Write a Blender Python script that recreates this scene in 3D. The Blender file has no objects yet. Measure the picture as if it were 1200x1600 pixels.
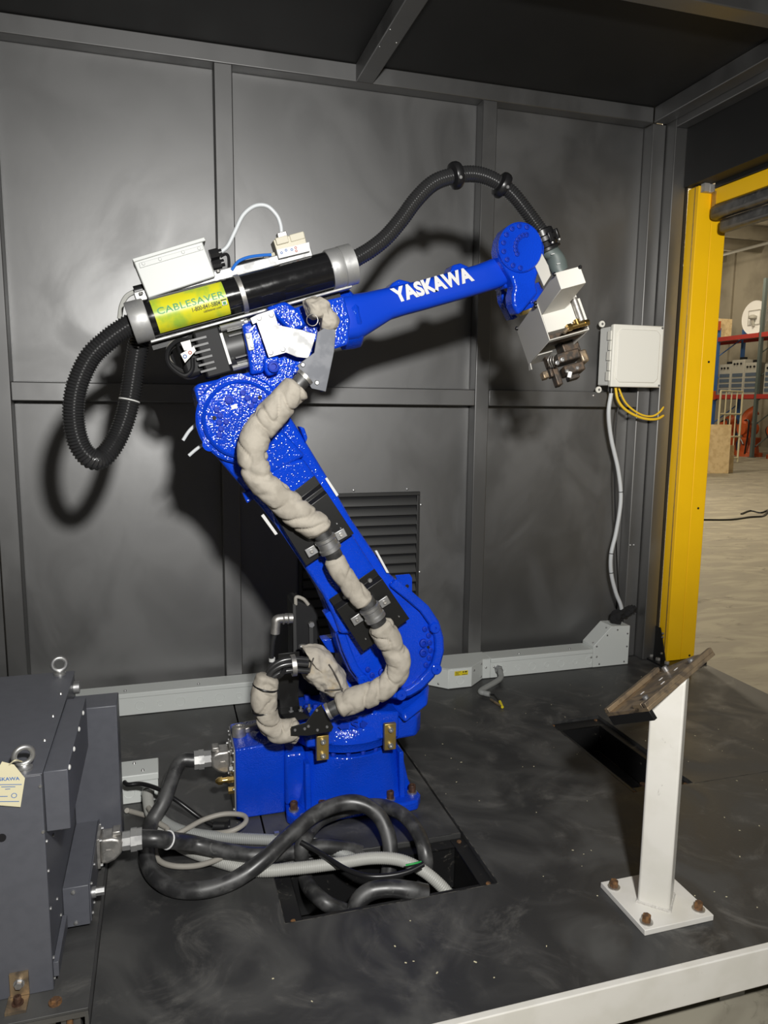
import bpy, bmesh, math, random
from mathutils import Vector as V, Matrix

random.seed(7)
scene = bpy.context.scene
COL = scene.collection
PI = math.pi

# ---------------------------------------------------------------- camera
YAW, PIT, ROL = math.radians(16.696), math.radians(-8.227), math.radians(0.606)
FPX, CAMH = 1153.1, 1.345
_f0 = V((math.sin(YAW), math.cos(YAW), 0)); _r0 = V((math.cos(YAW), -math.sin(YAW), 0)); _u0 = V((0, 0, 1))
_fw = _f0 * math.cos(PIT) + _u0 * math.sin(PIT); _up = -_f0 * math.sin(PIT) + _u0 * math.cos(PIT)
CR = _r0 * math.cos(ROL) + _up * math.sin(ROL); CU = _up * math.cos(ROL) - _r0 * math.sin(ROL); CF = _fw
CAM = V((0, 0, CAMH))
cd = bpy.data.cameras.new('camera'); cam = bpy.data.objects.new('camera', cd); COL.objects.link(cam)
cd.sensor_fit = 'VERTICAL'; cd.sensor_height = 36; cd.lens = FPX * 36 / 1600; cd.clip_start = 0.05; cd.clip_end = 200
m = Matrix((CR, CU, -CF)).transposed().to_4x4(); m.translation = CAM
cam.matrix_world = m
scene.camera = cam

# ---------------------------------------------------------------- light and exposure
scene.view_settings.view_transform = 'Standard'; scene.view_settings.look = 'None'
scene.view_settings.gamma = 1; scene.view_settings.use_curve_mapping = False
scene.view_settings.exposure = 0.0
w = bpy.data.worlds.new('world'); scene.world = w; w.use_nodes = True
bg = w.node_tree.nodes['Background']; bg.inputs[0].default_value = (1.0, 0.93, 0.82, 1); bg.inputs[1].default_value = 0.045
def lamp(name, typ, loc, power, col, target=None, **k):
    l = bpy.data.lights.new(name, typ); l.energy = power; l.color = col
    for a, b in k.items(): setattr(l, a, b)
    o = bpy.data.objects.new(name, l); COL.objects.link(o); o.location = loc
    if target is not None: o.rotation_euler = (V(target) - V(loc)).to_track_quat('-Z', 'Y').to_euler()
    return o
lamp('work_and_fill_light', 'AREA', (0.26, -0.28, 1.95), 84, (1, 0.985, 0.95), (0.55, 2.4, 1.2), shape='DISK', size=0.15, spread=PI)
lamp('work_and_fill_light', 'SPOT', (0.48, -0.28, 1.93), 330, (1, 0.95, 0.86), (2.62, 3.2, 1.45), spot_size=math.radians(38), spot_blend=1.0, shadow_soft_size=0.08)  # added fill spot, not a real lamp: brightens the enclosure and yellow post
for i, (x, y, p) in enumerate(((4.6, 12, 2600), (16.4, 18.6, 330), (15.5, 25, 160), (21, 15, 90), (21, 27, 110))):
    lamp('high_bay_light', 'POINT', (x, y, 6.2), p, (1, 0.87, 0.66), shadow_soft_size=0.4)

# ---------------------------------------------------------------- pixel -> place helpers (1200 x 1600 frame)
def ray(x, y): return CR * ((x - 600) / FPX) - CU * ((y - 800) / FPX) + CF
def PY(x, y, Y): d = ray(x, y); return CAM + d * (Y / d.y)
def PX(x, y, X): d = ray(x, y); return CAM + d * (X / d.x)
def PZ(x, y, z=0.0): d = ray(x, y); return CAM + d * ((z - CAMH) / d.z)
def PP(x, y, p, n): d = ray(x, y); return CAM + d * ((V(p) - CAM).dot(n) / d.dot(n))

# ---------------------------------------------------------------- materials
def mat(name, base, rough=0.5, metal=0.0, base2=None, scale=6.0, detail=4.0, lo=0.4, hi=0.65, rough2=None, bump=0.0, bscale=60.0,
        spec=0.5, coat=0.0, stretch=(1, 1, 1), wear=None, wscale=3.0, wlo=0.62, whi=0.75, aniso=0.0, emit=None, alpha=None, trans=0.0, distort=0.0, bdist=0.002, ior=1.5, bdet=3.0):
    m = bpy.data.materials.new(name); m.use_nodes = True
    nt = m.node_tree; N = nt.nodes; L = nt.links; b = N['Principled BSDF']
    b.inputs['Base Color'].default_value = (*base, 1); b.inputs['Roughness'].default_value = rough
    b.inputs['Metallic'].default_value = metal; b.inputs['Specular IOR Level'].default_value = spec
    b.inputs['Coat Weight'].default_value = coat; b.inputs['IOR'].default_value = ior
    if trans: b.inputs['Transmission Weight'].default_value = trans
    if emit: b.inputs['Emission Color'].default_value = (*emit[:3], 1); b.inputs['Emission Strength'].default_value = emit[3]
    need = base2 is not None or rough2 is not None or bump or wear
    if not need: return m
    tc = N.new('ShaderNodeTexCoord'); geo = N.new('ShaderNodeNewGeometry'); mp = N.new('ShaderNodeMapping'); mp.inputs['Scale'].default_value = stretch
    L.new(geo.outputs['Position'], mp.inputs['Vector'])
    def noise(s, d, dis=0.0):
        n = N.new('ShaderNodeTexNoise'); n.inputs['Scale'].default_value = s; n.inputs['Detail'].default_value = d; n.inputs['Distortion'].default_value = dis
        L.new(mp.outputs[0], n.inputs['Vector']); return n
    def ramp(src, lo, hi):
        r = N.new('ShaderNodeMapRange'); r.inputs['From Min'].default_value = lo; r.inputs['From Max'].default_value = hi; r.interpolation_type = 'SMOOTHSTEP'
        L.new(src, r.inputs['Value']); return r.outputs[0]
    col = None
    if base2 is not None or rough2 is not None:
        n = noise(scale, detail, distort); f = ramp(n.outputs['Fac'], lo, hi)
        if base2 is not None:
            mx = N.new('ShaderNodeMix'); mx.data_type = 'RGBA'; L.new(f, mx.inputs['Factor'])
            mx.inputs['A'].default_value = (*base, 1); mx.inputs['B'].default_value = (*base2, 1); col = mx.outputs['Result']
        if rough2 is not None:
            mr = N.new('ShaderNodeMapRange'); mr.inputs['To Min'].default_value = rough; mr.inputs['To Max'].default_value = rough2
            L.new(f, mr.inputs['Value']); L.new(mr.outputs[0], b.inputs['Roughness'])
    if wear:
        n = noise(wscale, 8.0, 1.2); n.inputs['Roughness'].default_value = 0.7; f = ramp(n.outputs['Fac'], wlo, whi)
        mx = N.new('ShaderNodeMix'); mx.data_type = 'RGBA'; L.new(f, mx.inputs['Factor'])
        if col: L.new(col, mx.inputs['A'])
        else: mx.inputs['A'].default_value = (*base, 1)
        mx.inputs['B'].default_value = (*wear, 1); col = mx.outputs['Result']
    if col: L.new(col, b.inputs['Base Color'])
    if bump:
        n = noise(bscale, bdet); bp = N.new('ShaderNodeBump'); bp.inputs['Strength'].default_value = bump; bp.inputs['Distance'].default_value = bdist
        L.new(n.outputs['Fac'], bp.inputs['Height']); L.new(bp.outputs[0], b.inputs['Normal'])
    return m
M = {}
M['wall'] = mat('black_wall_paint', (0.020, 0.0196, 0.019), 0.44, base2=(0.028, 0.0275, 0.027), scale=2.8, distort=1.1, detail=9, rough2=0.57, lo=.34, hi=.72, stretch=(1, 1, .7), spec=1.0, ior=2.1, bump=0.05, bscale=35, wear=(0.05, 0.049, 0.047), wscale=4.5, wlo=0.6, whi=0.85)
M['frame'] = mat('black_frame_paint', (0.022, 0.0216, 0.021), 0.46, base2=(0.028, 0.0275, 0.027), scale=5, rough2=0.56, spec=1.0, ior=2.05, stretch=(1, 1, .5))
M['ceil'] = mat('black_ceiling_paint', (0.010, 0.010, 0.010), 0.6, base2=(0.014, 0.014, 0.014), scale=2)
M['deck'] = mat('black_deck_paint', (0.032, 0.0322, 0.0330), 0.42, base2=(0.082, 0.0815, 0.079), scale=2.6, distort=2.0, detail=9, lo=.36, hi=.72, rough2=0.62, spec=0.55, bump=0.1, bscale=120, wear=(0.16, 0.155, 0.145), wscale=4.6, wlo=0.50, whi=0.82, stretch=(1, 1, 1))
M['chip'] = mat('chipped_edge', (0.10, 0.095, 0.085), 0.6, base2=(0.022, 0.022, 0.022), scale=24, lo=.45, hi=.58)
M['pit'] = mat('black_pit_paint', (0.012, 0.012, 0.0125), 0.4, wear=(0.14, 0.13, 0.11), wscale=14, wlo=.6, whi=.75)
M['concrete'] = mat('concrete', (0.27, 0.245, 0.19), 0.55, base2=(0.40, 0.37, 0.29), scale=1.4, detail=8, distort=1.5, rough2=0.8, wear=(0.16, 0.145, 0.11), wscale=3, wlo=.56, whi=.7, stretch=(1, 2.5, 1))
M['cream'] = mat('cream_paint', (0.80, 0.78, 0.73), 0.38, base2=(0.74, 0.72, 0.66), scale=9, wear=(0.42, 0.40, 0.36), wscale=16, wlo=.66, whi=.74)
M['blue'] = mat('robot_blue_paint', (0.0035, 0.056, 0.62), 0.075, bump=0.8, bscale=230, bdet=0.4, base2=(0.003, 0.050, 0.56), scale=9, bdist=0.0018, spec=0.6)
M['bluesmooth'] = mat('robot_blue_smooth', (0.0035, 0.056, 0.62), 0.34)
M['bolt_blue'] = mat('blue_bolt', (0.0025, 0.034, 0.42), 0.55, spec=.3)
M['hole'] = mat('dark_hole', (0.004, 0.004, 0.006), 0.7)
M['fabric'] = mat('beige_fabric', (0.46, 0.42, 0.355), 0.9, base2=(0.37, 0.335, 0.28), scale=22, bump=0.35, bscale=180)
M['fabric_stain'] = mat('stained_fabric', (0.46, 0.42, 0.355), 0.9, base2=(0.42, 0.31, 0.16), scale=7, lo=.56, hi=.7, bump=0.3, bscale=160)
M['stitch'] = mat('seam_thread', (0.10, 0.09, 0.08), 0.9)
M['blackplate'] = mat('black_sheet', (0.010, 0.010, 0.010), 0.36, bump=0.05, bscale=300)
M['rubber'] = mat('black_rubber', (0.026, 0.026, 0.027), 0.38, base2=(0.075, 0.075, 0.075), scale=18, rough2=0.52, spec=.8, wear=(0.14, 0.14, 0.135), wscale=20, wlo=.58, whi=.75)
M['hose'] = mat('black_corrugated', (0.028, 0.028, 0.029), 0.26, spec=.8)
M['blackplastic'] = mat('black_plastic', (0.012, 0.012, 0.013), 0.32)
M['tubeblack'] = mat('gloss_black', (0.010, 0.010, 0.011), 0.12, coat=0.5, rough2=0.2, scale=30)
M['steel'] = mat('zinc_steel', (0.52, 0.52, 0.51), 0.38, 0.85, base2=(0.38, 0.38, 0.39), scale=40, rough2=0.5)
M['castalu'] = mat('cast_aluminium', (0.58, 0.56, 0.53), 0.45, 0.85, base2=(0.42, 0.41, 0.39), scale=40, bump=0.2, bscale=200)
M['alu'] = mat('brushed_aluminium', (0.50, 0.50, 0.49), 0.45, 0.6, base2=(0.40, 0.40, 0.40), scale=30, rough2=0.6)
M['darksteel'] = mat('galvanised_sheet', (0.105, 0.11, 0.125), 0.5, 0.25, base2=(0.15, 0.155, 0.17), scale=26, wear=(0.55, 0.55, 0.55), wscale=75, wlo=.68, whi=.72)
M['greybox'] = mat('light_grey_enamel', (0.53, 0.545, 0.53), 0.42)
M['trunk'] = mat('grey_trunking_enamel', (0.73, 0.76, 0.735), 0.42)
M['lidgrey'] = mat('enclosure_plastic', (0.80, 0.79, 0.73), 0.5)
M['boxside'] = mat('enclosure_side_plastic', (0.70, 0.71, 0.69), 0.5)
M['cabinet'] = mat('slate_cabinet_paint', (0.100, 0.104, 0.122), 0.42, base2=(0.093, 0.097, 0.114), scale=40, bump=0.06, bscale=500)
M['tool'] = mat('tool_cream_paint', (0.58, 0.565, 0.52), 0.45)
M['brass'] = mat('brass', (0.72, 0.50, 0.17), 0.3, 1.0)
M['goldzinc'] = mat('yellow_zinc', (0.55, 0.38, 0.10), 0.38, 0.8, base2=(0.42, 0.32, 0.14), scale=40)
M['rust'] = mat('rusty_steel', (0.11, 0.06, 0.032), 0.75, 0.2, base2=(0.26, 0.13, 0.05), scale=90)
M['rustbolt'] = mat('brown_bolt', (0.075, 0.04, 0.028), 0.5, 0.4, base2=(0.15, 0.08, 0.05), scale=60)
M['rawsteel'] = mat('worn_raw_steel', (0.40, 0.30, 0.19), 0.42, 0.7, base2=(0.20, 0.16, 0.12), scale=16, distort=2, wear=(0.04, 0.035, 0.03), wscale=11, wlo=.58, whi=.68)
M['jaw'] = mat('dirty_jaw_steel', (0.055, 0.048, 0.042), 0.48, 0.6, base2=(0.12, 0.085, 0.06), scale=50, bump=.2, bscale=180)
M['yellow'] = mat('safety_yellow_paint', (0.93, 0.545, 0.004), 0.42, base2=(0.90, 0.525, 0.004), scale=5)
M['yellowcable'] = mat('yellow_cable', (0.80, 0.52, 0.03), 0.5)
M['whitecable'] = mat('white_conduit', (0.56, 0.58, 0.60), 0.5)
M['greyconduit'] = mat('grey_conduit', (0.33, 0.34, 0.33), 0.5)
M['lightconduit'] = mat('pale_grey_conduit', (0.46, 0.46, 0.43), 0.45)
M['greycable'] = mat('warm_grey_cable', (0.36, 0.34, 0.30), 0.5)
M['vent'] = mat('vent_black', (0.020, 0.020, 0.0195), 0.46, spec=.9)
M['clear'] = mat('milky_tube', (0.66, 0.69, 0.71), 0.35)
M['bluetube'] = mat('blue_air_tube', (0.02, 0.16, 0.62), 0.4)
M['beige'] = mat('valve_beige', (0.62, 0.58, 0.46), 0.5)
M['white'] = mat('white_print', (0.80, 0.80, 0.80), 0.5)
M['whitesticker'] = mat('white_sticker', (0.74, 0.74, 0.72), 0.6)
M['ink'] = mat('dark_ink', (0.05, 0.05, 0.04), 0.6)
M['inkgreen'] = mat('green_ink', (0.10, 0.34, 0.13), 0.5)
M['inkblue'] = mat('blue_ink', (0.05, 0.17, 0.48), 0.6)
M['inkred'] = mat('red_ink', (0.55, 0.10, 0.04), 0.6)
M['label'] = mat('lime_label', (0.70, 0.66, 0.02), 0.35, base2=(0.32, 0.50, 0.05), scale=16, detail=6, lo=.42, hi=.66)
M['tag'] = mat('manila_card', (0.74, 0.68, 0.46), 0.75)
M['labelyellow'] = mat('yellow_label', (0.85, 0.68, 0.02), 0.5)
M['motor'] = mat('motor_black', (0.012, 0.012, 0.013), 0.6, spec=.3)
M['motorgrey'] = mat('motor_grey', (0.06, 0.06, 0.06), 0.45, 0.3)
M['orangerobot'] = mat('orange_paint', (0.50, 0.09, 0.02), 0.5)
M['rackblue'] = mat('rack_blue', (0.05, 0.14, 0.38), 0.5)
M['rackgreen'] = mat('rack_grey_green', (0.10, 0.125, 0.12), 0.5)
M['rackred'] = mat('rack_red', (0.42, 0.04, 0.03), 0.5)
M['osb'] = mat('strand_board', (0.85, 0.66, 0.38), 0.8, base2=(0.72, 0.53, 0.28), scale=9, detail=8)
M['insul'] = mat('insulation_wall', (0.42, 0.38, 0.30), 0.8, base2=(0.30, 0.27, 0.21), scale=0.8, detail=6)
M['roofwh'] = mat('warehouse_roof', (0.34, 0.32, 0.28), 0.8, base2=(0.20, 0.19, 0.16), scale=0.5, stretch=(1, 4, 1))
M['machine'] = mat('machine_grey', (0.42, 0.41, 0.37), 0.5)
M['slateblue'] = mat('machine_blue_grey', (0.09, 0.12, 0.17), 0.5)
M['weld'] = mat('weld_bead', (0.62, 0.60, 0.56), 0.4, bump=1.0, bscale=160, bdist=.004)
M['green'] = mat('green_wire', (0.03, 0.35, 0.08), 0.5)
M['cloth'] = mat('black_cloth', (0.012, 0.012, 0.013), 0.9, bump=.4, bscale=120)

# ---------------------------------------------------------------- mesh builder
class MB:
    def __init__(s): s.v = []; s.f = []
    def add(s, vs, fs):
        o = len(s.v); s.v += [V(p) for p in vs]; s.f += [tuple(i + o for i in f) for f in fs]; return s
    def box(s, lo, hi):
        (a, b, c), (d, e, f) = lo, hi
        return s.add([(a, b, c), (d, b, c), (d, e, c), (a, e, c), (a, b, f), (d, b, f), (d, e, f), (a, e, f)],
                     [(0, 3, 2, 1), (4, 5, 6, 7), (0, 1, 5, 4), (1, 2, 6, 5), (2, 3, 7, 6), (3, 0, 4, 7)])
    def obox(s, o, a, b, c):          # corner o and three edge vectors
        o, a, b, c = V(o), V(a), V(b), V(c)
        return s.add([o, o + a, o + a + b, o + b, o + c, o + a + c, o + a + b + c, o + b + c],
                     [(0, 3, 2, 1), (4, 5, 6, 7), (0, 1, 5, 4), (1, 2, 6, 5), (2, 3, 7, 6), (3, 0, 4, 7)])
    def cbox(s, c, a, b, d):          # centre and three full edge vectors
        a, b, d = V(a), V(b), V(d); return s.obox(V(c) - (a + b + d) / 2, a, b, d)
    def prism(s, poly, vec):
        n = len(poly); vec = V(vec); p = [V(q) for q in poly]
        return s.add(p + [q + vec for q in p], [tuple(range(n)), tuple(range(2 * n - 1, n - 1, -1))] + [(i, (i + 1) % n, n + (i + 1) % n, n + i) for i in range(n)])
    def loft(s, rings, caps=True):
        n = len(rings[0]); vs = [p for r in rings for p in r]; fs = []
        for k in range(len(rings) - 1):
            for i in range(n):
                j = (i + 1) % n; fs.append((k * n + i, k * n + j, (k + 1) * n + j, (k + 1) * n + i))
        if caps: fs += [tuple(range(n)), tuple(range(len(vs) - 1, len(vs) - n - 1, -1))]
        return s.add(vs, fs)
    def lathe(s, p0, axis, prof, n=24, caps=True):
        p0 = V(p0); a = V(axis).normalized(); u = a.orthogonal().normalized(); w = a.cross(u)
        return s.loft([[p0 + a * t + (u * math.cos(2 * PI * i / n) + w * math.sin(2 * PI * i / n)) * r for i in range(n)] for t, r in prof], caps)
    def cyl(s, p0, p1, r, n=20, r1=None):
        p0, p1 = V(p0), V(p1); return s.lathe(p0, p1 - p0, [(0, r), ((p1 - p0).length, r if r1 is None else r1)], n)
    def tube(s, pts, r, n=14, caps=True):
        pts = [V(p) for p in pts]; rings = []; prev = None; acc = 0.0
        for i, p in enumerate(pts):
            t = (pts[min(i + 1, len(pts) - 1)] - pts[max(i - 1, 0)]).normalized()
            if prev is None: u = t.orthogonal().normalized()
            else: u = (prev - t * prev.dot(t)).normalized()
            prev = u; w = t.cross(u)
            if i: acc += (p - pts[i - 1]).length
            rings.append([p + (u * math.cos(a) + w * math.sin(a)) * (r(acc, a) if callable(r) else r) for a in [2 * PI * k / n for k in range(n)]])
        return s.loft(rings, caps)
    def torus(s, c, axis, R, r, n=28, k=10):
        c = V(c); a = V(axis).normalized(); u = a.orthogonal().normalized(); w = a.cross(u); vs = []; fs = []
        for i in range(n):
            d = u * math.cos(2 * PI * i / n) + w * math.sin(2 * PI * i / n)
            for j in range(k): vs.append(c + d * (R + r * math.cos(2 * PI * j / k)) + a * (r * math.sin(2 * PI * j / k)))
        for i in range(n):
            for j in range(k): fs.append((i * k + j, ((i + 1) % n) * k + j, ((i + 1) % n) * k + (j + 1) % k, i * k + (j + 1) % k))
        return s.add(vs, fs)
    def hexbolt(s, p, axis, r, h):
        return s.lathe(p, axis, [(0, r), (h * .85, r), (h, r * .9)], 6)
    def socket(s, p, axis, r, h):      # socket-head screw with a hexagonal well
        a = V(axis).normalized()
        return s.lathe(p, a, [(0, r), (h * .9, r), (h, r * .9), (h, r * .52), (h * .35, r * .45)], 12)
    def build(s, name, m, parent=None, bevel=0.0, seg=2, angle=40, flat=False, solid=0.0):
        bm = bmesh.new(); vs = [bm.verts.new(p) for p in s.v]
        for f in s.f:
            try: bm.faces.new([vs[i] for i in f])
            except ValueError: pass
        bmesh.ops.recalc_face_normals(bm, faces=bm.faces[:])
        lo = V([min(p[i] for p in s.v) for i in range(3)]); hi = V([max(p[i] for p in s.v) for i in range(3)]); c = (lo + hi) / 2
        for q in bm.verts: q.co -= c
        me = bpy.data.meshes.new(name); bm.to_mesh(me); bm.free()
        me.materials.append(M[m] if isinstance(m, str) else m)
        if not flat:
            for p in me.polygons: p.use_smooth = True
            me.set_sharp_from_angle(angle=math.radians(angle))
        o = bpy.data.objects.new(name, me); COL.objects.link(o); place(o, c, parent)
        if solid: md = o.modifiers.new('solid', 'SOLIDIFY'); md.thickness = solid; md.offset = 0
        if bevel: md = o.modifiers.new('bevel', 'BEVEL'); md.width = bevel; md.segments = seg; md.limit_method = 'ANGLE'; md.angle_limit = math.radians(35); md.harden_normals = False
        return o
ORG = {}
def place(o, c, parent):
    ORG[o.name] = V(c)
    if parent is not None: o.parent = parent; o.location = V(c) - ORG[parent.name]
    else: o.location = c
def clone(o, c, parent, rot=None):
    q = o.copy(); COL.objects.link(q); ORG[q.name] = V(c); q.parent = parent; q.location = V(c) - (ORG[parent.name] if parent else V((0, 0, 0)))
    return q
def thing(name, label, cat, loc=(0, 0, 0), group=None):
    o = bpy.data.objects.new(name, None); COL.objects.link(o); o.location = loc; o.empty_display_size = .05; ORG[o.name] = V(loc)
    return tag(o, label, cat, group)
def tag(o, label, cat, group=None):
    o['label'] = label; o['category'] = cat
    if group: o['group'] = group
    return o
def struct(o): o['kind'] = 'structure'; return o
def crv(pts, per=8):                   # Catmull-Rom through the points
    P = [V(p) for p in pts]; out = []
    for i in range(len(P) - 1):
        a = P[i - 1] if i else P[0] * 2 - P[1]; b, c = P[i], P[i + 1]; d = P[i + 2] if i + 2 < len(P) else P[-1] * 2 - P[-2]
        for k in range(per):
            t = k / per; out.append(((b * 2) + (c - a) * t + (a * 2 - b * 5 + c * 4 - d) * t * t + (b * 3 - a - c * 3 + d) * t ** 3) / 2)
    return out + [P[-1]]
def resample(pts, step):
    out = [pts[0]]; need = step
    for a, b in zip(pts, pts[1:]):
        L = (b - a).length; pos = 0.0
        while L - pos >= need: pos += need; need = step; out.append(a + (b - a) * (pos / L))
        need -= L - pos
    return out
def ppoly(px, Y): return [PY(x, y, Y) for x, y in px]
def text2d(body, bold=0.0, spacing=1.0):   # flat lettering: vertices (x, y) with cap height scaled to 1, faces
    c = bpy.data.curves.new('t', 'FONT'); c.body = body; c.size = 1; c.offset = bold; c.space_character = spacing; c.resolution_u = 3
    o = bpy.data.objects.new('t', c); COL.objects.link(o); dg = bpy.context.evaluated_depsgraph_get()
    me = bpy.data.meshes.new_from_object(o.evaluated_get(dg)); bpy.data.objects.remove(o)
    vs = [(v.co.x, v.co.y) for v in me.vertices]; fs = [tuple(p.vertices) for p in me.polygons]
    bpy.data.meshes.remove(me)
    x0 = min(v[0] for v in vs); x1 = max(v[0] for v in vs); y0 = min(v[1] for v in vs); y1 = max(v[1] for v in vs)
    return [((x - x0) / (x1 - x0), (y - y0) / (y1 - y0)) for x, y in vs], fs
def lettering(body, o, du, dv, m, parent, bold=0.0, spacing=1.0, name='lettering', f=None):
    vs, fs = text2d(body, bold, spacing); o = V(o) if o is not None else None
    b = MB(); b.add([f(x, y) if f else o + V(du) * x + V(dv) * y for x, y in vs], fs)
    return b.build(name, m, parent, flat=True)
def rotz(v, a): return V((v[0] * math.cos(a) - v[1] * math.sin(a), v[0] * math.sin(a) + v[1] * math.cos(a), v[2]))
XH, YH, ZH = V((1, 0, 0)), V((0, 1, 0)), V((0, 0, 1))

# ================================================================ THE SETTING
YR, YP = 3.335, 3.41                      # front of the tubes, face of the panels
ZT0, ZT1 = 2.735, 2.808                   # top rail
GZ = -0.20                                # warehouse slab below the raised deck
# deck of the cell, with two recessed pockets and a loose plate under the robot
P1 = (0.268, 0.877, 1.754, 2.012); P2 = (1.557, 1.806, 2.082, 2.692)
xs = [-1.60, -0.1905, P1[0], P1[1], P2[0], P2[1], 2.731]; ys = [1.352, P1[2], P1[3], P2[2], 2.30, P2[3], 3.45]
d = MB()
for i in range(len(xs) - 1):
    for j in range(len(ys) - 1):
        cx, cy = (xs[i] + xs[i + 1]) / 2, (ys[j] + ys[j + 1]) / 2
        if P1[0] < cx < P1[1] and (P1[2] < cy): continue           # pocket and robot plate
        if P2[0] < cx < P2[1] and P2[2] < cy < P2[3]: continue
        if cx < -0.1905 and cy < 2.30: continue                     # the cabinet stand fills this corner
        d.box((xs[i], ys[j], -0.10), (xs[i + 1], ys[j + 1], 0.0))
floor = struct(d.build('floor', 'deck'))
d = MB().box((P1[0] + .006, P1[3] + .002, -0.09), (P1[1] - .006, 3.33, -0.0005))
d.build('robot_mount_plate', 'deck', floor, bevel=.002)
def pocket(p, ins, depth, parent):
    x0, x1, y0, y1 = p; zl = -0.014; b = MB()
    ix0, ix1, iy0, iy1 = x0 + ins[0], x1 - ins[1], y0 + ins[2], y1 - ins[3]
    for lo, hi in (((x0, y0), (ix0, y1)), ((ix1, y0), (x1, y1)), ((ix0, y0), (ix1, iy0)), ((ix0, iy1), (ix1, y1))):
        b.box((*lo, zl - .006), (*hi, zl))
    t = .005
    b.box((ix0 - t, iy0 - t, -depth), (ix0, iy1 + t, zl)).box((ix1, iy0 - t, -depth), (ix1 + t, iy1 + t, zl))
    b.box((ix0, iy0 - t, -depth), (ix1, iy0, zl)).box((ix0, iy1, -depth), (ix1, iy1 + t, zl)).box((ix0, iy0, -depth - t), (ix1, iy1, -depth))
    return b.build('floor_pocket', 'pit', parent, bevel=.003)
pk1 = pocket(P1, (.05, .045, .03, .045), .15, floor)
pk2 = pocket(P2, (.03, .035, .05, .065), .13, floor)
for (x, y) in ((.292, 1.772), (.855, 1.99), (.857, 1.775), (1.572, 2.672), (1.782, 2.675), (1.575, 2.1), (1.79, 2.1)):
    MB().hexbolt((x, y, -.014), ZH, .007, .005).build('corner_bolt', 'rust', pk1 if x < 1 else pk2)
MB().cyl((1.70, 2.22, -.13), (1.70, 2.22, -.095), .022, 8).cyl((1.70, 2.22, -.095), (1.70, 2.22, -.06), .013, 10).build('levelling_foot', 'rustbolt', pk2)
MB().cyl((.36, 1.80, -.15), (.36, 1.80, -.125), .02, 6).cyl((.36, 1.80, -.125), (.385, 1.805, -.105), .011, 8).build('levelling_foot', 'rust', pk1)

# chipped bare edges along the plate seam and the pocket rims
for lo, hi in (((.8772, 1.757), (.8795, 2.98)), ((P1[0] - .002, P1[2]), (P1[0], P1[3])), ((P1[0], P1[2] - .0025), (P1[1], P1[2])), ((P2[0] - .002, P2[2]), (P2[0], P2[3])), ((P2[1], P2[2]), (P2[1] + .002, P2[3])), ((P2[0], P2[3]), (P2[1], P2[3] + .002)), ((P1[0] + .01, P1[3] + .003), (P1[1] - .01, P1[3] + .005)), ((1.81, 2.078), (2.72, 2.0795))):
    MB().box((*lo, .0002), (*hi, .0006)).build('bare_edge', 'chip', floor)
# white channel along the front of the deck, the slab outside
t = MB().box((-0.19, 1.332, -0.104), (2.731, 1.3515, 0.0012)).build('trim_1', 'cream', bevel=.003); struct(t)
struct(MB().box((-6, -3, GZ - .1), (40, 40, GZ)).build('warehouse_floor', 'concrete'))
for x in (0.2, 1.4, 2.6):
    for y in (1.45, 3.2): struct(MB().box((x - .04, y - .04, GZ), (x + .04, y + .04, -0.1)).build('floor_leg', 'frame'))

# back wall: backing, tubes, panels between the tubes
wall = struct(MB().box((-1.6, YP + .004, -.1), (2.44, YP + .04, ZT1 + .08)).build('wall_back', 'wall'))
ribs = [(-0.662, -0.584), (0.2475, 0.3235), (1.4545, 1.527)]
for a, b in ribs: MB().box((a, YR, 0), (b, YP + .002, ZT0 + .001)).build('frame_tube', 'frame', wall, bevel=.004)
MB().box((-1.6, YR, ZT0), (2.365, YP + .002, ZT1)).build('top_rail', 'frame', wall, bevel=.004)
cols = [(-1.6, -0.662), (-0.584, 0.2475), (0.3235, 1.4545), (1.527, 2.365)]
for a, b in cols:
    MB().box((a + .0005, YR + .001, 1.347), (b - .0005, YP + .002, 1.425)).build('mid_rail', 'frame', wall, bevel=.004)
    for z0, z1 in ((0.001, 1.3465), (1.4255, ZT0)):
        MB().box((a + .004, YP, z0 + .004), (b - .004, YP + .003, z1 - .004)).build('wall_panel', 'wall', wall)
MB().box((2.365, YR, 0), (2.441, YP + .002, ZT0)).build('corner_post', 'frame', wall, bevel=.005)
# thin angle fixed beside the post with a row of screws
for z in (.62,):
    for x in (2.36, 2.382):
        MB().lathe((x + .015, YR - .0005, z), -YH, [(0, .007), (.003, .006), (.005, .003)], 10).build('screw', 'steel', wall)

# ceiling with its cross tubes
ceil = struct(MB().box((-1.6, 1.30, ZT1 + .001), (2.62, 3.45, ZT1 + .04)).build('ceiling', 'ceil'))
MB().box((0.852, 1.32, ZT0), (0.930, YR - .001, ZT1)).build('ceiling_tube', 'frame', ceil, bevel=.004)
MB().box((-1.6, 2.345, ZT0 - .001), (0.851, 2.425, ZT1)).build('ceiling_tube', 'frame', ceil, bevel=.004)
MB().box((0.931, 2.345, ZT0 - .001), (2.365, 2.425, ZT1)).build('ceiling_tube', 'frame', ceil, bevel=.004)
MB().box((2.366, 1.32, ZT0), (2.442, YR - .001, ZT1)).build('ceiling_tube', 'frame', ceil, bevel=.004)
for x, y in ((.862, 3.0), (.862, 2.86), (.915, 2.95)):
    MB().lathe((x, y, ZT0), -ZH, [(0, .004), (.002, .003)], 8).build('rivet', 'steel', ceil)

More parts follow.
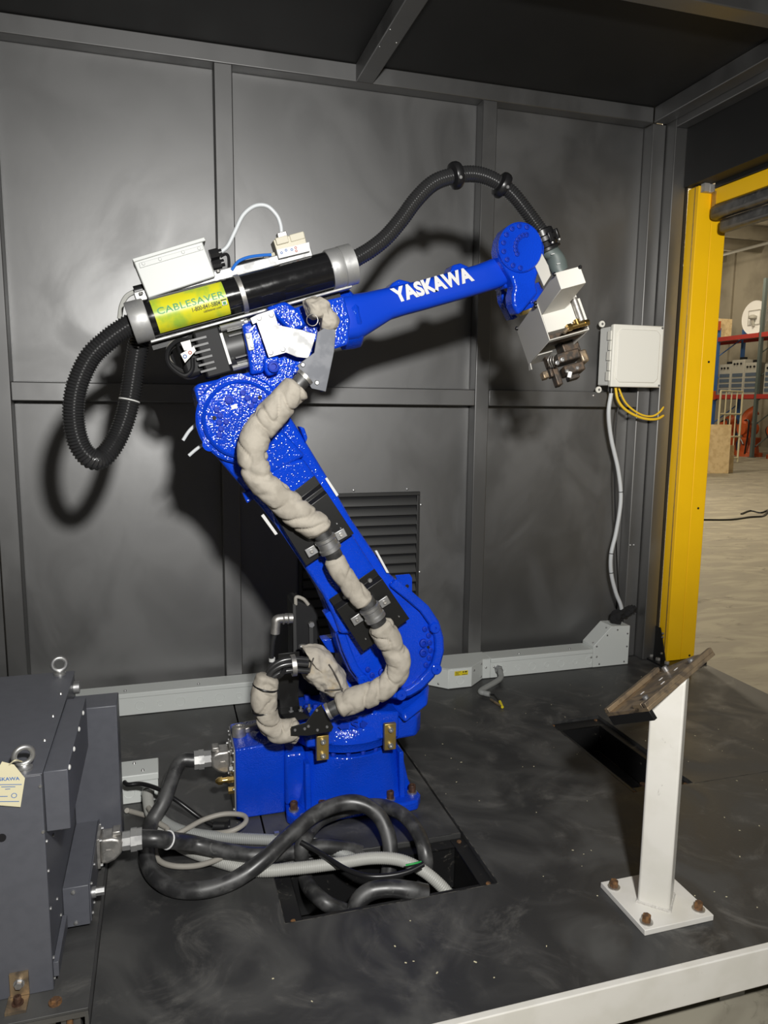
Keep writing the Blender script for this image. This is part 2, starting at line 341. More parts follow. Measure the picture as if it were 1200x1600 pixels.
# right-hand side: black column, header sheet, door rail
wr = struct(MB().box((2.508, 1.32, 2.425), (2.598, 3.262, 2.80)).build('wall_right', 'ceil', bevel=.002))
struct(MB().box((2.443, 3.264, 0), (2.52, YR + .04, 2.79)).build('trim_2', 'frame', bevel=.005))
MB().box((2.443, 1.32, 2.70), (2.507, 3.262, 2.79)).build('header_tube', 'frame', wr, bevel=.004)
MB().box((2.599, 1.6, 2.402), (2.64, 3.15, 2.80)).build('track_rail', 'blackplate', wr, bevel=.003)
struct(MB().box((2.521, 3.264, 0.0), (2.536, 3.40, 2.43)).build('trim_3', 'ceil'))

# slatted vent in the back wall
vt = thing('vent_cover', 'black louvred vent cover screwed to the back wall behind the robot arm', 'vent', (0.90, YP, .17))
VX0, VX1, VZ0, VZ1 = 0.60, 1.203, 0.17, 0.928
b = MB().box((VX0, YP - .016, VZ1 - .018), (VX1, YP - .0005, VZ1)).box((VX0, YP - .016, VZ0), (VX1, YP - .0005, VZ0 + .018))
b.box((VX0, YP - .016, VZ0 + .018), (VX0 + .016, YP - .0005, VZ1 - .018)).box((VX1 - .016, YP - .016, VZ0 + .018), (VX1, YP - .0005, VZ1 - .018)).build('frame', 'vent', vt, bevel=.002)
MB().box((VX0 + .016, YP - .003, VZ0 + .018), (VX1 - .016, YP - .0005, VZ1 - .018)).build('backing', 'hole', vt)
n = 15; pitch = (VZ1 - VZ0 - .036) / n
for i in range(n):
    z1 = VZ1 - .018 - i * pitch - .012; z0 = z1 - pitch + .014
    x0, x1 = VX0 + .018, VX1 - .018
    MB().prism([(x0, YP - .003, z1), (x0, YP - .008, z1), (x0, YP - .024, z0 + .006), (x0, YP - .024, z0), (x0, YP - .018, z0), (x0, YP - .003, z1 - .01)], (x1 - x0, 0, 0)).build('slat', 'vent', vt)
for x, z in ((.70, VZ1 + .012), (.87, VZ1 + .012), (1.14, VZ1 + .012), (VX1 + .01, .86), (VX1 + .01, .52), (VX1 + .01, .22), (VX0 - .012, .86), (VX0 - .012, .45)):
    MB().lathe((x, YP, z), -YH, [(0, .0065), (.003, .006), (.005, .002)], 10).build('screw', 'steel', vt)

# ================================================================ THE WAREHOUSE BEYOND
wf = struct(MB().box((24.0, 4, GZ), (24.2, 40, 8.2)).build('wall_far', 'insul'))
struct(MB().box((-6, 39.5, GZ), (24, 39.7, 8.2)).build('wall_end', 'insul'))
wc = struct(MB().box((3.2, -3, 8.2), (24.2, 40, 8.35)).build('ceiling_warehouse', 'roofwh'))
for i, y in enumerate(range(12, 34, 2)):
    MB().box((5, y, 7.75), (24, y + .18, 8.2)).build('roof_beam', 'insul', wc)
for i, x in enumerate((9.5, 12.5, 15.5, 18.5, 21.5)):
    MB().cyl((x, 5, 7.3), (x, 38, 7.45), .06, 10).build('pipe', 'machine', wc)
for k in range(8): MB().box((23.9, 12 + k * 2.2, GZ), (24.0, 12.15 + k * 2.2, 8.1)).build('wall_stud', 'insul', wf)

RX = 18.2
rk = thing('pallet_rack', 'pallet rack with red beams and blue and grey-green uprights in the warehouse', 'rack', (RX, 20, GZ))
def upright(y, m, top):
    b = MB().box((RX - .05, y - .05, GZ), (RX + .05, y + .05, top)).box((RX + 1.0, y - .05, GZ), (RX + 1.1, y + .05, top))
    b.box((RX - .09, y - .09, GZ), (RX + .09, y + .09, GZ + .02)); b.build('upright', m, rk)
    for i in range(5):
        z0 = GZ + .3 + i * .75
        MB().tube([(RX + .03, y, z0), (RX + 1.0, y, z0 + .65)], .02, 6).build('brace', m, rk)
upright(21.35, 'rackblue', 4.05); upright(19.44, 'rackgreen', 5.4); upright(16.6, 'rackgreen', 5.4)
for z in (1.68, 3.60):
    for y0, y1 in ((19.5, 21.3), (16.65, 19.39), (21.4, 24)):
        MB().box((RX - .06, y0, z), (RX, y1, z + .14)).build('beam', 'rackred', rk)
        MB().box((RX + 1.0, y0, z), (RX + 1.06, y1, z + .14)).build('beam', 'rackred', rk)
        MB().box((RX, y0, z + .10), (RX + 1.0, y1, z + .13)).build('deck', 'machine', rk)
for z in (1.70, 4.02): MB().box((RX - .12, 21.22, z - .05), (RX - .05, 21.48, z + .25)).build('beam_end', 'orangerobot', rk)
for k, (y, hgt, lab) in enumerate(((21.01, 1.02, 'grey control console beside the blue rack upright, on the lower red beam'), (20.43, 1.14, 'grey control console with dark slatted front in the middle of the rack shelf'), (19.85, 1.02, 'grey control console next to the grey-green upright, on the rack shelf'), (19.0, .95, 'grey control console past the grey-green upright, on the rack shelf'))):
    t = thing('control_console', lab, 'console', (RX + .4, y, 1.81), 'control consoles on the rack')
    z = 1.812; MB().box((RX + .08, y - .28, z), (RX + .6, y + .28, z + hgt)).build('body', 'machine', t, bevel=.01)
    for q in range(4): MB().box((RX + .06, y - .22, z + .08 + q * .17), (RX + .08, y + .22, z + .19 + q * .17)).build('slat', 'slateblue', t)
    for q in (-.14, .02, .15): MB().cyl((RX + .08, y + q, z + hgt - .13), (RX + .05, y + q, z + hgt - .13), .035, 10).build('knob', 'blackplastic', t)
    MB().box((RX + .2, y - .1, z + hgt), (RX + .34, y + .08, z + hgt + .09)).build('top_unit', 'blackplastic', t)
t = thing('dish', 'round white dish standing on the upper red rack beam', 'dish', (RX + .3, 20.1, 3.73))
MB().lathe((RX + .30, 20.05, 4.27), (-1, 0, 0), [(0, .52), (.05, .54), (.08, .54), (.06, .5)], 36).build('disc', 'white', t)
MB().cyl((RX + .22, 20.05, 4.0), (RX + .16, 20.05, 4.22), .05, 8).lathe((RX + .16, 20.05, 4.2), ZH, [(0, .05), (.05, .13), (.12, .13), (.16, .05)], 10).build('feed', 'machine', t)
b = MB()
for z in (4.05, 4.5): b.box((RX + .21, 19.8, z), (RX + .222, 20.3, z + .015))
for y in (19.8, 20.3): b.box((RX + .21, y - .008, 4.05), (RX + .222, y + .008, 4.5))
b.build('frame_line', 'machine', t)
# cage cart, strand boards, stored machines
q0 = PZ(1118, 724, GZ); q1 = PZ(1152, 722, GZ); dx = (q1 - q0); L = dx.length; dx.normalize()
t = thing('cage_cart', 'cream wire cage cart standing in front of the orange machines', 'cart', q0)
for i in range(5):
    p = q0 + dx * (L * i / 4); MB().tube([p + ZH * .001, p + ZH * 2.05], .028 if i in (0, 4) else .018, 8).build('upright_bar', 'tag', t)
for z in (.12, .75, 1.4, 2.05): MB().tube([q0 + ZH * z, q1 + ZH * z], .024, 8).build('cross_bar', 'tag', t)
for (x0, yb, x1, ya, lab, th) in ((1098, 740, 1138, 664, 'pale strand board sheet leaning upright beside the cage cart', 0.0), (1107, 738, 1146, 695, 'shorter strand board leaning against the taller sheet', -.10)):
    a = PZ(x0, yb, GZ) + V((th * 1.5, th * 1.5, 0)); c = PZ(x1, yb, GZ) + V((th * 1.5, th * 1.5, 0)); hgt = (yb - ya) / FPX * (a - CAM).dot(CF)
    u = c - a; back = V((.16, .22, 0)).normalized() * .10
    o = MB().obox(a + ZH * .004, u, (back + ZH * hgt), back.normalized() * .018 + u * 0); tag(o.build('strand_board', 'osb'), lab, 'board', 'strand boards')
a = PZ(1109, 662, GZ); 
o = MB().tube([PZ(1132, 737, GZ) + ZH * .01 - V((.25, .25, 0)), PZ(1132, 737, GZ) + V((-.55, .28, 1.25))], .016, 6).build('rod', 'blackplastic'); tag(o, 'thin dark rod leaning on the strand boards', 'rod')
for k, (x, y, s, lab) in enumerate(((1140, 716, .9, 'orange stored machine behind the cage cart'), (1166, 716, 1.1, 'orange stored machine standing at the foot of the grey-green upright'), (1194, 716, 1.0, 'dark orange stored machine tangled in cables past the grey-green upright'))):
    p = V((RX + .42, (20.95, 20.02, 18.75)[k], GZ)); t = thing('stored_machine', lab, 'machine', p, 'orange machines under the rack')
    MB().lathe(p, ZH, [(0, .38 * s), (.12, .38 * s), (.14, .28 * s), (.4, .24 * s), (.5, .30 * s), (.62, .30 * s)], 14).build('base', 'orangerobot', t)
    MB().tube(crv([p + V((0, 0, .6)), p + V((-.18, .05, .9)), p + V((-.05, .12, 1.2 * s)), p + V((.15, .0, 1.38 * s))], 5), lambda a_, b_: .17, 10).build('arm', 'orangerobot', t)
    MB().cyl(p + V((-.35, .05, .9)), p + V((.2, .05, .9)), .2, 14).build('joint', 'orangerobot', t)
    MB().tube(crv([p + V((-.36, -.2, .1)), p + V((-.38, -.3, .8)), p + V((-.25, -.1, 1.2)), p + V((-.3, .3, .9)), p + V((-.36, -.1, .4))], 6), .03, 6).build('cable', 'blackplastic', t)
# a crate and pale sheets on the racks, floor cord
p = V((RX + .1, 20.9, 1.81)); 
tag(MB().box((RX + .1, 21.55, 3.735), (RX + .7, 22.6, 4.4)).build('crate', 'osb', bevel=.01), 'brown crate on the upper rack shelf behind the blue upright', 'crate')
cp = [PZ(x, y, GZ + .012) for x, y in ((1158, 803), (1172, 798), (1188, 801), (1200, 797), (1192, 806), (1170, 808), (1140, 812), (1090, 812))]
tag(MB().tube(crv(cp, 6), .012, 6).build('floor_cord', 'blackplastic'), 'dark loose cord lying on the warehouse concrete', 'cord')

# ================================================================ WALL EQUIPMENT
# cable trunking along the foot of the back wall
tk = thing('cable_trunking', 'long grey steel cable trunking along the foot of the back wall', 'trunking', (0.9, 3.28, 0))
TY0, TY1 = 3.228, 3.333
def trunk(x0, x1, knocks):
    s = MB().box((x0, TY0, .002), (x1, TY1, .098)).build('section', 'trunk', tk, bevel=.002)
    MB().box((x0, TY0 - .003, .080), (x1, TY1, .102)).build('cover', 'trunk', tk, bevel=.003)
    for k, x in enumerate(knocks):
        r = .0165 if k % 2 else .0255
        MB().torus((x, TY0 - .0002, .042), YH, r / 1.35, .0013, 22, 5).build('knockout', 'trunk', s)
    return s
trunk(-0.62, 1.19, [-0.13 + .085 * i for i in range(16)])
sr = trunk(1.532, 2.112, [1.60 + .0815 * i for i in range(7)])
for x in (-.19, .12, .55, 1.0, 1.70, 1.99): MB().lathe((x, TY0 + .028, .102), ZH, [(0, .006), (.003, .006), (.008, .003)], 10).build('screw', 'steel', tk)
te = MB().prism([(1.19, TY1, .002), (1.19, TY0, .002), (1.274, 3.146, .002), (1.394, 3.146, .002), (1.488, TY0, .002), (1.531, TY0, .002), (1.531, TY1, .002)], (0, 0, .098)).build('tee_box', 'trunk', tk, bevel=.002)
MB().prism([(1.18, TY1, .1005), (1.18, TY0, .1005), (1.27, 3.142, .1005), (1.396, 3.142, .1005), (1.49, TY0, .1005), (1.531, TY0, .1005), (1.531, TY1, .1005)], (0, 0, .003)).build('tee_cover', 'trunk', tk, bevel=.001)
MB().box((1.278, 3.1435, .004), (1.394, 3.1465, .096)).build('tee_door', 'trunk', tk, bevel=.002)
lb = MB().box((1.304, 3.1425, .066), (1.373, 3.144, .088)).build('warning_label', 'labelyellow', tk)
for i, (x0, x1, z) in enumerate(((1.308, 1.335, .084), (1.308, 1.325, .077), (1.308, 1.330, .070), (1.345, 1.352, .080), (1.356, 1.368, .080), (1.342, 1.370, .070))):
    MB().box((x0, 3.1421, z - .0012), (x1, 3.1426, z + (.005 if i in (3, 4) else .0012))).build('print_line', 'ink', lb)
MB().torus((1.334, 3.1430, .040), YH, .019, .0013, 22, 5).build('knockout', 'trunk', te)
for p, n in (((1.475, 3.217, .085), (1, -1, 0)), ((1.475, 3.217, .02), (1, -1, 0)), ((1.412, 3.161, .078), (1, -1, 0)), ((1.238, 3.181, .085), (-1, -1, 0)), ((1.238, 3.181, .02), (-1, -1, 0)), ((1.505, 3.227, .06), (0, -1, 0)), ((1.548, 3.225, .06), (0, -1, 0)), ((2.10, 3.225, .06), (0, -1, 0)), ((2.132, 3.225, .06), (0, -1, 0))):
    MB().lathe(p, n, [(0, .0055), (.003, .005), (.005, .002)], 10).build('screw', 'steel', tk)
rs = MB().prism([(2.113, TY0 - .002, .002), (2.326, TY0 - .002, .002), (2.326, TY0 - .002, .212), (2.215, TY0 - .002, .216), (2.113, TY0 - .002, .116)], (0, TY1 - TY0 + .002, 0)).build('riser', 'trunk', tk, bevel=.002)
for x, z in ((2.15, .018), (2.30, .018), (2.312, .10), (2.312, .17), (2.25, .195), (2.19, .17), (2.13, .115)):
    MB().lathe((x, TY0 - .002, z), -YH, [(0, .005), (.003, .0045), (.004, .002)], 10).build('screw', 'steel', tk)
for x, z in ((2.12, .128), (2.195, .203)):
    MB().lathe((x + .004, 3.25, z), (-.7, 0, .7), [(0, .005), (.004, .003)], 8).build('screw', 'steel', tk)
# short trunking end beside the cabinet
tk2 = thing('junction_trunking', 'short grey trunking box on the deck beside the slate cabinet', 'trunking', (-.15, 2.52, 0))
s = MB().box((-0.40, 2.476, .001), (-0.051, 2.585, .098)).build('section', 'trunk', tk2, bevel=.002)
MB().box((-0.40, 2.473, .078), (-0.049, 2.586, .102)).build('cover', 'trunk', tk2, bevel=.003)
MB().torus((-.145, 2.4758, .04), YH, .018, .0013, 22, 5).build('knockout', 'trunk', s)
for p in ((-.10, 2.50, .102), (-.13, 2.56, .102)): MB().lathe(p, ZH, [(0, .006), (.007, .003)], 10).build('screw', 'steel', tk2)

# flexible stub with taped wires
fx = thing('conduit_stub', 'short grey flexible conduit with taped wires leaving the wall trunking', 'conduit', PZ(762, 1075, 0))
c0 = V((1.573, TY0, .045))
pts = [c0 + V((0, -.012, .0)), c0 + V((-.006, -.04, -.004)), c0 + V((-.035, -.09, -.018)), PZ(752, 1079, .022), PZ(757, 1083, .02), PZ(766, 1085, .02)]
MB().tube(resample(crv(pts, 8), .004), lambda s_, a_: .0135 + .0008 * math.sin(s_ * 1570), 12).build('hose', 'greyconduit', fx)
MB().cyl(c0 + V((.0, .002, 0)), c0 + V((-.001, -.010, 0)), .022, 6).cyl(c0 + V((-.001, -.010, 0)), c0 + V((-.003, -.026, -.002)), .018, 14).build('gland', 'steel', fx)
e = PZ(766, 1085, .02); MB().tube([e, e + V((.02, -.004, 0)), PZ(780, 1094, .015), PZ(783, 1099, .012)], .004, 8).build('wire', 'blackplastic', fx)
MB().tube([PZ(785, 1105, .008), PZ(781, 1096, .014)], .0065, 8).build('wire_nut', 'labelyellow', fx)
MB().tube([PZ(784, 1104, .008), PZ(773, 1097, .008), PZ(767, 1093, .008)], .006, 8).build('copper_crimp', 'rawsteel', fx)

# hinged plastic enclosure on the corner post
en = thing('wall_enclosure', 'pale grey plastic enclosure with hinged lid on the corner of the back wall', 'enclosure', (2.26, YR, 1.44))
EX0, EX1, EZ0, EZ1, EYF = 2.118, 2.405, 1.447, 1.748, 3.200
MB().box((EX0 + .006, EYF + .03, EZ0 + .008), (EX1 - .006, YR - .001, EZ1 - .008)).build('body', 'boxside', en, bevel=.006)
lid = MB().box((EX0, EYF + .006, EZ0), (EX1, EYF + .034, EZ1)).build('lid', 'lidgrey', en, bevel=.006)
cf = .02; x0, x1, z0, z1 = EX0 + .022, EX1 - .022, EZ0 + .022, EZ1 - .022
MB().prism([(x0 + cf, EYF, z0), (x1 - cf, EYF, z0), (x1, EYF, z0 + cf), (x1, EYF, z1 - cf), (x1 - cf, EYF, z1), (x0 + cf, EYF, z1), (x0, EYF, z1 - cf), (x0, EYF, z0 + cf)], (0, .009, 0)).build('lid_face', 'lidgrey', lid, bevel=.004)
for x, z in ((EX1 - .01, EZ1 - .01), (EX1 - .01, EZ0 + .01)): MB().lathe((x, EYF + .006, z), -YH, [(0, .006), (.002, .005)], 12).build('lid_screw', 'steel', lid)
for k in range(5):
    z = EZ0 + .03 + k * .049
    MB().box((EX0 - .004, EYF + .02, z), (EX0 + .004, EYF + (.052 if k % 2 == 0 else .042), z + .045)).build('hinge_knuckle', 'lidgrey', en, bevel=.002)
for z in (EZ0 - .012, EZ1 + .012):
    MB().lathe((EX0 + .012, YR - .008, z), YH, [(0, .016), (.007, .016)], 18).build('mount_ear', 'lidgrey', en)
    MB().cyl((EX0 + .012, YR - .0115, z), (EX0 + .012, YR - .008, z), .006, 10).build('ear_screw', 'steel', en)
for x in (2.105, 2.262): MB().lathe((x, YR, 1.405), -YH, [(0, .007), (.003, .006), (.005, .003)], 10).build('plate_screw', 'castalu', en)
MB().cyl((2.165, EYF + .07, EZ0 + .01), (2.165, EYF + .07, EZ0 - .022), .017, 12).cyl((2.165, EYF + .07, EZ0 - .022), (2.165, EYF + .07, EZ0 - .03), .013, 12).build('cable_gland', 'blackplastic', en)
YC = EYF + .07
pts = [V((2.165, YC, EZ0 - .028))] + [PY(x, y, YC + k) for x, y, k in ((951, 645, 0), (955, 685, .02), (966, 735, .03), (970, 780, .03), (963, 830, .03), (955, 865, .02), (955, 895, .02), (962, 925, .01), (970, 946, .0), (973, 965, 0.0))]
wc_ = thing('supply_conduit', 'white flexible conduit hanging from the enclosure to the floor trunking', 'conduit', pts[-1])
cc = crv(pts, 8); MB().tube(cc, .0105, 12).build('hose', 'whitecable', wc_)
for k in (.38, .60, .70):
    i = int(k * (len(cc) - 1)); MB().torus(cc[i], cc[i + 1] - cc[i - 1], .0105, .0022, 16, 6).build('cable_tie', 'blackplastic', wc_)
MB().tube(crv([PY(x, y, YC + .04) for x, y in ((966, 636), (963, 660), (960, 720), (962, 830), (966, 920), (972, 955))], 6), .004, 8).build('thin_cable', 'blackplastic', wc_)
sk = [PY(x, y, 3.27) for x, y in ((961, 973), (964, 962), (972, 958), (982, 955), (992, 950))]
random.seed(3)
o = MB().tube(resample(crv(sk, 6), .004), lambda s_, a_: .028 - .09 * s_ * .6 + .005 * math.sin(3 * a_ + s_ * 70) + .003 * math.sin(5 * a_ - s_ * 160), 16).build('cloth_wrap', 'cloth'); tag(o, 'black cloth wrap bunched over the trunking riser outlet', 'cloth')
yl = [[(961, 607), (966, 626), (980, 642), (1003, 653), (1024, 655), (1036, 649), (1037, 644)], [(965, 609), (978, 630), (1000, 647), (1020, 650), (1034, 640), (1037, 628), (1030, 619)]]
for k, pth in enumerate(yl):
    P = [PY(x, y, 3.25 + .012 * k + (.02 if i > 4 else 0)) for i, (x, y) in enumerate(pth)]
    if k == 0: P[-1] = P[-1] + V((0, .03, 0))
    P[0] = V((P[0].x, P[0].y, EZ0 + .006))
    o = MB().tube(crv(P, 8), .0068 if k == 0 else .0052, 10).build('yellow_cable', 'yellowcable')
    tag(o, ['thicker yellow cable looping under the plastic enclosure', 'thinner yellow cable curling up from the enclosure to the black column'][k], 'cable', 'yellow cables')

# ================================================================ YELLOW DOOR FRAME
yp = thing('door_post', 'tall safety-yellow door post bolted to the deck at the corner', 'post', (2.62, 3.23, 0))
YX0, YX1, YY0, YY1 = 2.535, 2.711, 3.183, 3.262
MB().box((YX0, YY0, .012), (2.622, YY1, 2.418)).build('front_channel', 'yellow', yp, bevel=.003)
MB().box((2.533, YY0 + .02, .012), (2.5355, YY0 + .026, 2.418)).build('channel_seam', 'goldzinc', yp)
MB().box((2.625, YY0 + .004, .012), (YX1, YY1, 2.29)).build('side_channel', 'yellow', yp, bevel=.003)
MB().box((2.47, 3.115, 0), (2.735, 3.30, .0115)).build('base_plate', 'blackplastic', yp, bevel=.001)
for x, y in ((2.50, 3.27), (2.51, 3.15), (2.50, 3.21), (2.722, 3.15)): MB().hexbolt((x, y, .0115), ZH, .013, .014).build('bolt', 'castalu', yp)
MB().prism([(2.50, 3.29, .0115), (2.50, 3.29, .19), (2.525, 3.24, .18), (2.532, 3.19, .0115)], (.005, .0, 0)).build('gusset', 'blackplate', yp)
for z in (.14, .16, .05): MB().hexbolt((2.520, 3.205, z), (-1, 0, 0), .006, .008).build('gusset_bolt', 'steel', yp)
for z in (1.58, .83, .03): MB().lathe((2.668 - (0 if z > .1 else -.012), YY0 + .004, z), -YH, [(0, .006), (.002, .006), (.002, .003)], 10).build('screw', 'hole', yp)
MB().box((2.58, 3.160, 2.385), (2.622, 3.182, 2.424)).build('top_bracket', 'alu', yp, bevel=.002)
bar = thing('door_header', 'safety-yellow door header bar with black rubber curtain edge beside the post', 'door', (2.62, 2.4, 2.2))
MB().box((2.60, 1.6, 2.325), (2.66, 3.150, 2.400)).build('header_bar', 'yellow', bar, bevel=.003)
MB().box((2.592, 3.135, 2.29), (2.604, 3.155, 2.385)).build('end_bracket', 'goldzinc', bar)
MB().box((2.585, 1.6, 2.255), (2.645, 3.165, 2.323)).build('curtain_edge', 'rubber', bar, bevel=.02, seg=3)
MB().box((2.612, 1.6, 2.19), (2.665, 3.125, 2.254)).build('curtain_edge', 'rubber', bar, bevel=.018, seg=3)
MB().box((2.545, 3.155, 2.385), (2.575, 3.1815, 2.424)).build('hinge_plate', 'alu', bar)

# ================================================================ WHITE PEDESTAL
pd = thing('pedestal_stand', 'white steel pedestal with square post and tilted mount plate', 'pedestal', (1.255, 1.556, 0))
PC = V((1.255, 1.556, 0)); hp = .104
bpl = MB().box((1.149, 1.456, 0), (1.362, 1.658, .016)).build('base_plate', 'cream', pd, bevel=.0015)
for x, y in ((1.172, 1.628), (1.172, 1.482), (1.338, 1.486), (1.335, 1.632)):
    bo = MB().cyl((x, y, .016), (x, y, .019), .017, 18).build('washer', 'castalu', pd)
    MB().hexbolt((x, y, .019), ZH, .0115, .018).build('bolt', 'rust', pd)
e = .0415; cs = [rotz(V((sx * e, sy * e, 0)), PI / 4) + PC for sx, sy in ((-1, -1), (1, -1), (1, 1), (-1, 1))]
QN, QR, QF, QL = V((1.103, 1.601, .538)), V((1.120, 1.457, .611)), V((1.374, 1.536, .706)), V((1.323, 1.669, .620))
ud = (QF - QR).normalized(); wd = QR - QN; wd = (wd - ud * wd.dot(ud)).normalized(); nn = wd.cross(ud).normalized()
if nn.z < 0: nn = -nn
W, Lr, Ll = .162, .282, .225; o0 = QN; pn = nn; p0 = QN - nn * .0015
def cutz(p): return p0.z + (p0.x - p.x) * pn.x / pn.z + (p0.y - p.y) * pn.y / pn.z
r = [V((c.x, c.y, .0165)) for c in cs]; R = [V((c.x, c.y, cutz(c) - .001)) for c in cs]
MB().loft([r, R]).build('post', 'cream', pd, bevel=.006, seg=3)
wb = [V((c.x, c.y, .018)) for c in cs]; MB().tube(wb + wb[:2], .005, 8).build('weld', 'weld', pd)
mpl = MB().prism([o0, o0 + wd * W, o0 + wd * W + ud * Lr, o0 + wd * (W * .55) + ud * Lr, o0 + ud * Ll], nn * .010).build('mount_plate', 'rawsteel', pd, bevel=.001)
MB().obox(o0 + wd * (W - .012) + nn * .0102, wd * .012, ud * Lr, nn * .012).build('edge_strip', 'rawsteel', mpl, bevel=.001)
MB().obox(o0 + nn * .0102, wd * .016, ud * (Ll * .98), nn * .012).build('edge_strip', 'rawsteel', mpl, bevel=.001)
MB().obox(o0 - nn * .026 + ud * .001, wd * (W * .98), ud * .012, nn * .0255).build('front_flange', 'blackplate', mpl, bevel=.001)
MB().obox(o0 + wd * (W * .70) + nn * .0102, wd * (W * .2), ud * .02, nn * .012).build('end_block', 'rawsteel', mpl, bevel=.001)
for a, b in ((.78, .14), (.30, Ll / Lr * .93), (.82, .80)):
    p = o0 + wd * (W * a) + ud * (Lr * b) + nn * .0102
    MB().cyl(p, p + nn * .013, .0075, 14).build('stud', 'steel', mpl)
for a, b in ((.35, .3), (.6, .45), (.4, .55), (.5, .72)):
    p = o0 + wd * (W * a) + ud * (Lr * b) + nn * .0101
    MB().obox(p, wd * .004, ud * .014, nn * .0006).build('slot', 'white', mpl)

# ================================================================ SLATE CABINET ON ITS STAND
st = thing('cabinet_stand', 'low black steel stand under the slate cabinet', 'stand', (-.6, 1.9, GZ))
MB().box((-0.98, 1.545, .043), (-0.1925, 2.299, .050)).build('top_sheet', 'deck', st, bevel=.001)
MB().box((-0.98, 1.5451, .030), (-0.1925, 1.551, .0428)).build('front_lip', 'frame', st)
MB().box((-0.200, 1.5455, -.10), (-0.1925, 2.299, .0428)).build('side_sheet', 'frame', st)
for x in (-0.98, -.30, -.2605): MB().box((x, 1.56, GZ), (x + .05, 1.62, .0428)).build('leg', 'frame', st)
for x in (-0.98, -.26): MB().box((x, 2.22, GZ), (x + .05, 2.28, .0428)).build('leg', 'frame', st)
MB().cyl((-.262, 1.578, .050), (-.262, 1.578, .054), .014, 14).hexbolt((-.262, 1.578, .054), ZH, .010, .006).build('stand_bolt', 'rust', st)
MB().cyl((-.232, 1.556, -.12), (-.232, 1.556, .04), .007, 8).build('threaded_rod', 'rust', st)
cb = thing('controller_cabinet', 'slate grey steel controller cabinet with lifting eyes', 'cabinet', (-.57, 1.93, .05))
CX1, CY0, CY1, CZ0, CZ1 = -0.2695, 1.617, 2.248, .0505, .563
MB().box((-0.87, CY0, CZ0), (CX1, CY1, CZ1 - .002)).build('body', 'cabinet', cb, bevel=.002)
MB().box((-0.872, CY0 - .002, CZ1 - .0018), (CX1 + .002, CY1 + .002, CZ1 + .001)).build('top_cover', 'cabinet', cb, bevel=.001)
A_ = MB().box((CX1 + .0005, 1.637, .417), (-.220, 2.05, .556)).build('side_duct', 'cabinet', cb, bevel=.002)
for y in (1.66, 1.75, 1.86, 1.96): MB().lathe((-.220, y, .549), XH, [(0, .006), (.002, .006), (.004, .003)], 12).build('duct_plug', 'whitesticker', A_)
for z in (.535, .43): MB().lathe((CX1 - .003, CY0, z), -YH, [(0, .004), (.003, .003)], 8).build('screw', 'steel', A_)
MB().box((CX1 + .0005, 2.10, CZ0 + .002), (-.147, 2.20, .505)).build('rear_box', 'cabinet', cb, bevel=.003)
C_ = MB().box((CX1 + .0005, 1.803, .062), (-.209, 2.106, .168)).build('connector_box', 'cabinet', cb, bevel=.002)
MB().box((-.2085, 1.803, .07), (-.2055, 2.104, .172)).build('box_cover', 'cabinet', C_, bevel=.001)
for x, y, z, n in ((-.245, 1.803, .155, -YH), (-.242, 1.803, .072, -YH)): MB().lathe((x, y, z), n, [(0, .006), (.003, .005), (.004, .002)], 10).build('box_screw', 'steel', C_)
for y, z in ((1.82, .16), (1.82, .08), (1.90, .16), (1.99, .16), (2.09, .16), (1.86, .08)): MB().lathe((-.2055, y, z), XH, [(0, .004), (.004, .003)], 8).build('box_screw', 'steel', C_)
MB().cyl((-.2055, 1.835, .125), (-.196, 1.835, .125), .014, 12).cyl((-.196, 1.835, .125), (-.176, 1.835, .125), .010, 6).build('cable_gland', 'steel', C_)
for y, z in ((1.63, .40), (1.63, .33), (1.63, .24), (1.63, .12), (1.63, .07), (1.72, .36), (1.72, .20), (1.80, .055), (1.76, .13), (1.85, .30), (1.95, .38), (2.03, .36)):
    MB().lathe((CX1, y, z), XH, [(0, .004), (.003, .0035)], 8).build('screw', 'steel', cb)
for x, y in ((-.285, 1.78), (-.285, 1.92), (-.285, 2.07)): MB().lathe((x, y, CZ1 + .001), ZH, [(0, .005), (.004, .003)], 10).build('top_screw', 'steel', cb)
MB().box((CX1 + .0005, 1.62, .08), (CX1 + .012, 1.78, .115)).build('lower_flange', 'cabinet', cb, bevel=.001)
MB().cyl((CX1 + .0005, 2.215, .525), (CX1 + .016, 2.215, .525), .018, 18).build('side_knob', 'steel', cb)
MB().lathe((-.353, CY0, .43), -YH, [(0, .009), (.0015, .009)], 16).build('vent_hole', 'hole', cb)
for x, y, a in ((-.306, 1.643, .35), (-.306, 2.226, .2)):
    eb = MB().lathe((x, y, CZ1 + .001), ZH, [(0, .017), (.006, .017), (.008, .013), (.013, .010)], 18).torus((x, y, CZ1 + .033), rotz(V((0, 1, 0)), a), .0185, .0062, 28, 10).build('eye_bolt', 'steel', cb)
br = MB().box((-.356, CY0 - .0065, .058), (-.318, CY0 - .0005, .112)).box((-.360, CY0 - .050, .0505), (-.318, CY0 - .0006, .057)).build('foot_bracket', 'rawsteel', cb)
MB().cyl((-.337, CY0 - .0065, .088), (-.337, CY0 - .009, .088), .0115, 16).hexbolt((-.337, CY0 - .009, .088), -YH, .009, .008).build('bracket_bolt', 'steel', br)
MB().cyl((-.338, CY0 - .027, .057), (-.338, CY0 - .027, .060), .012, 16).socket((-.338, CY0 - .027, .060), ZH, .008, .014).build('bracket_bolt', 'rustbolt', br)
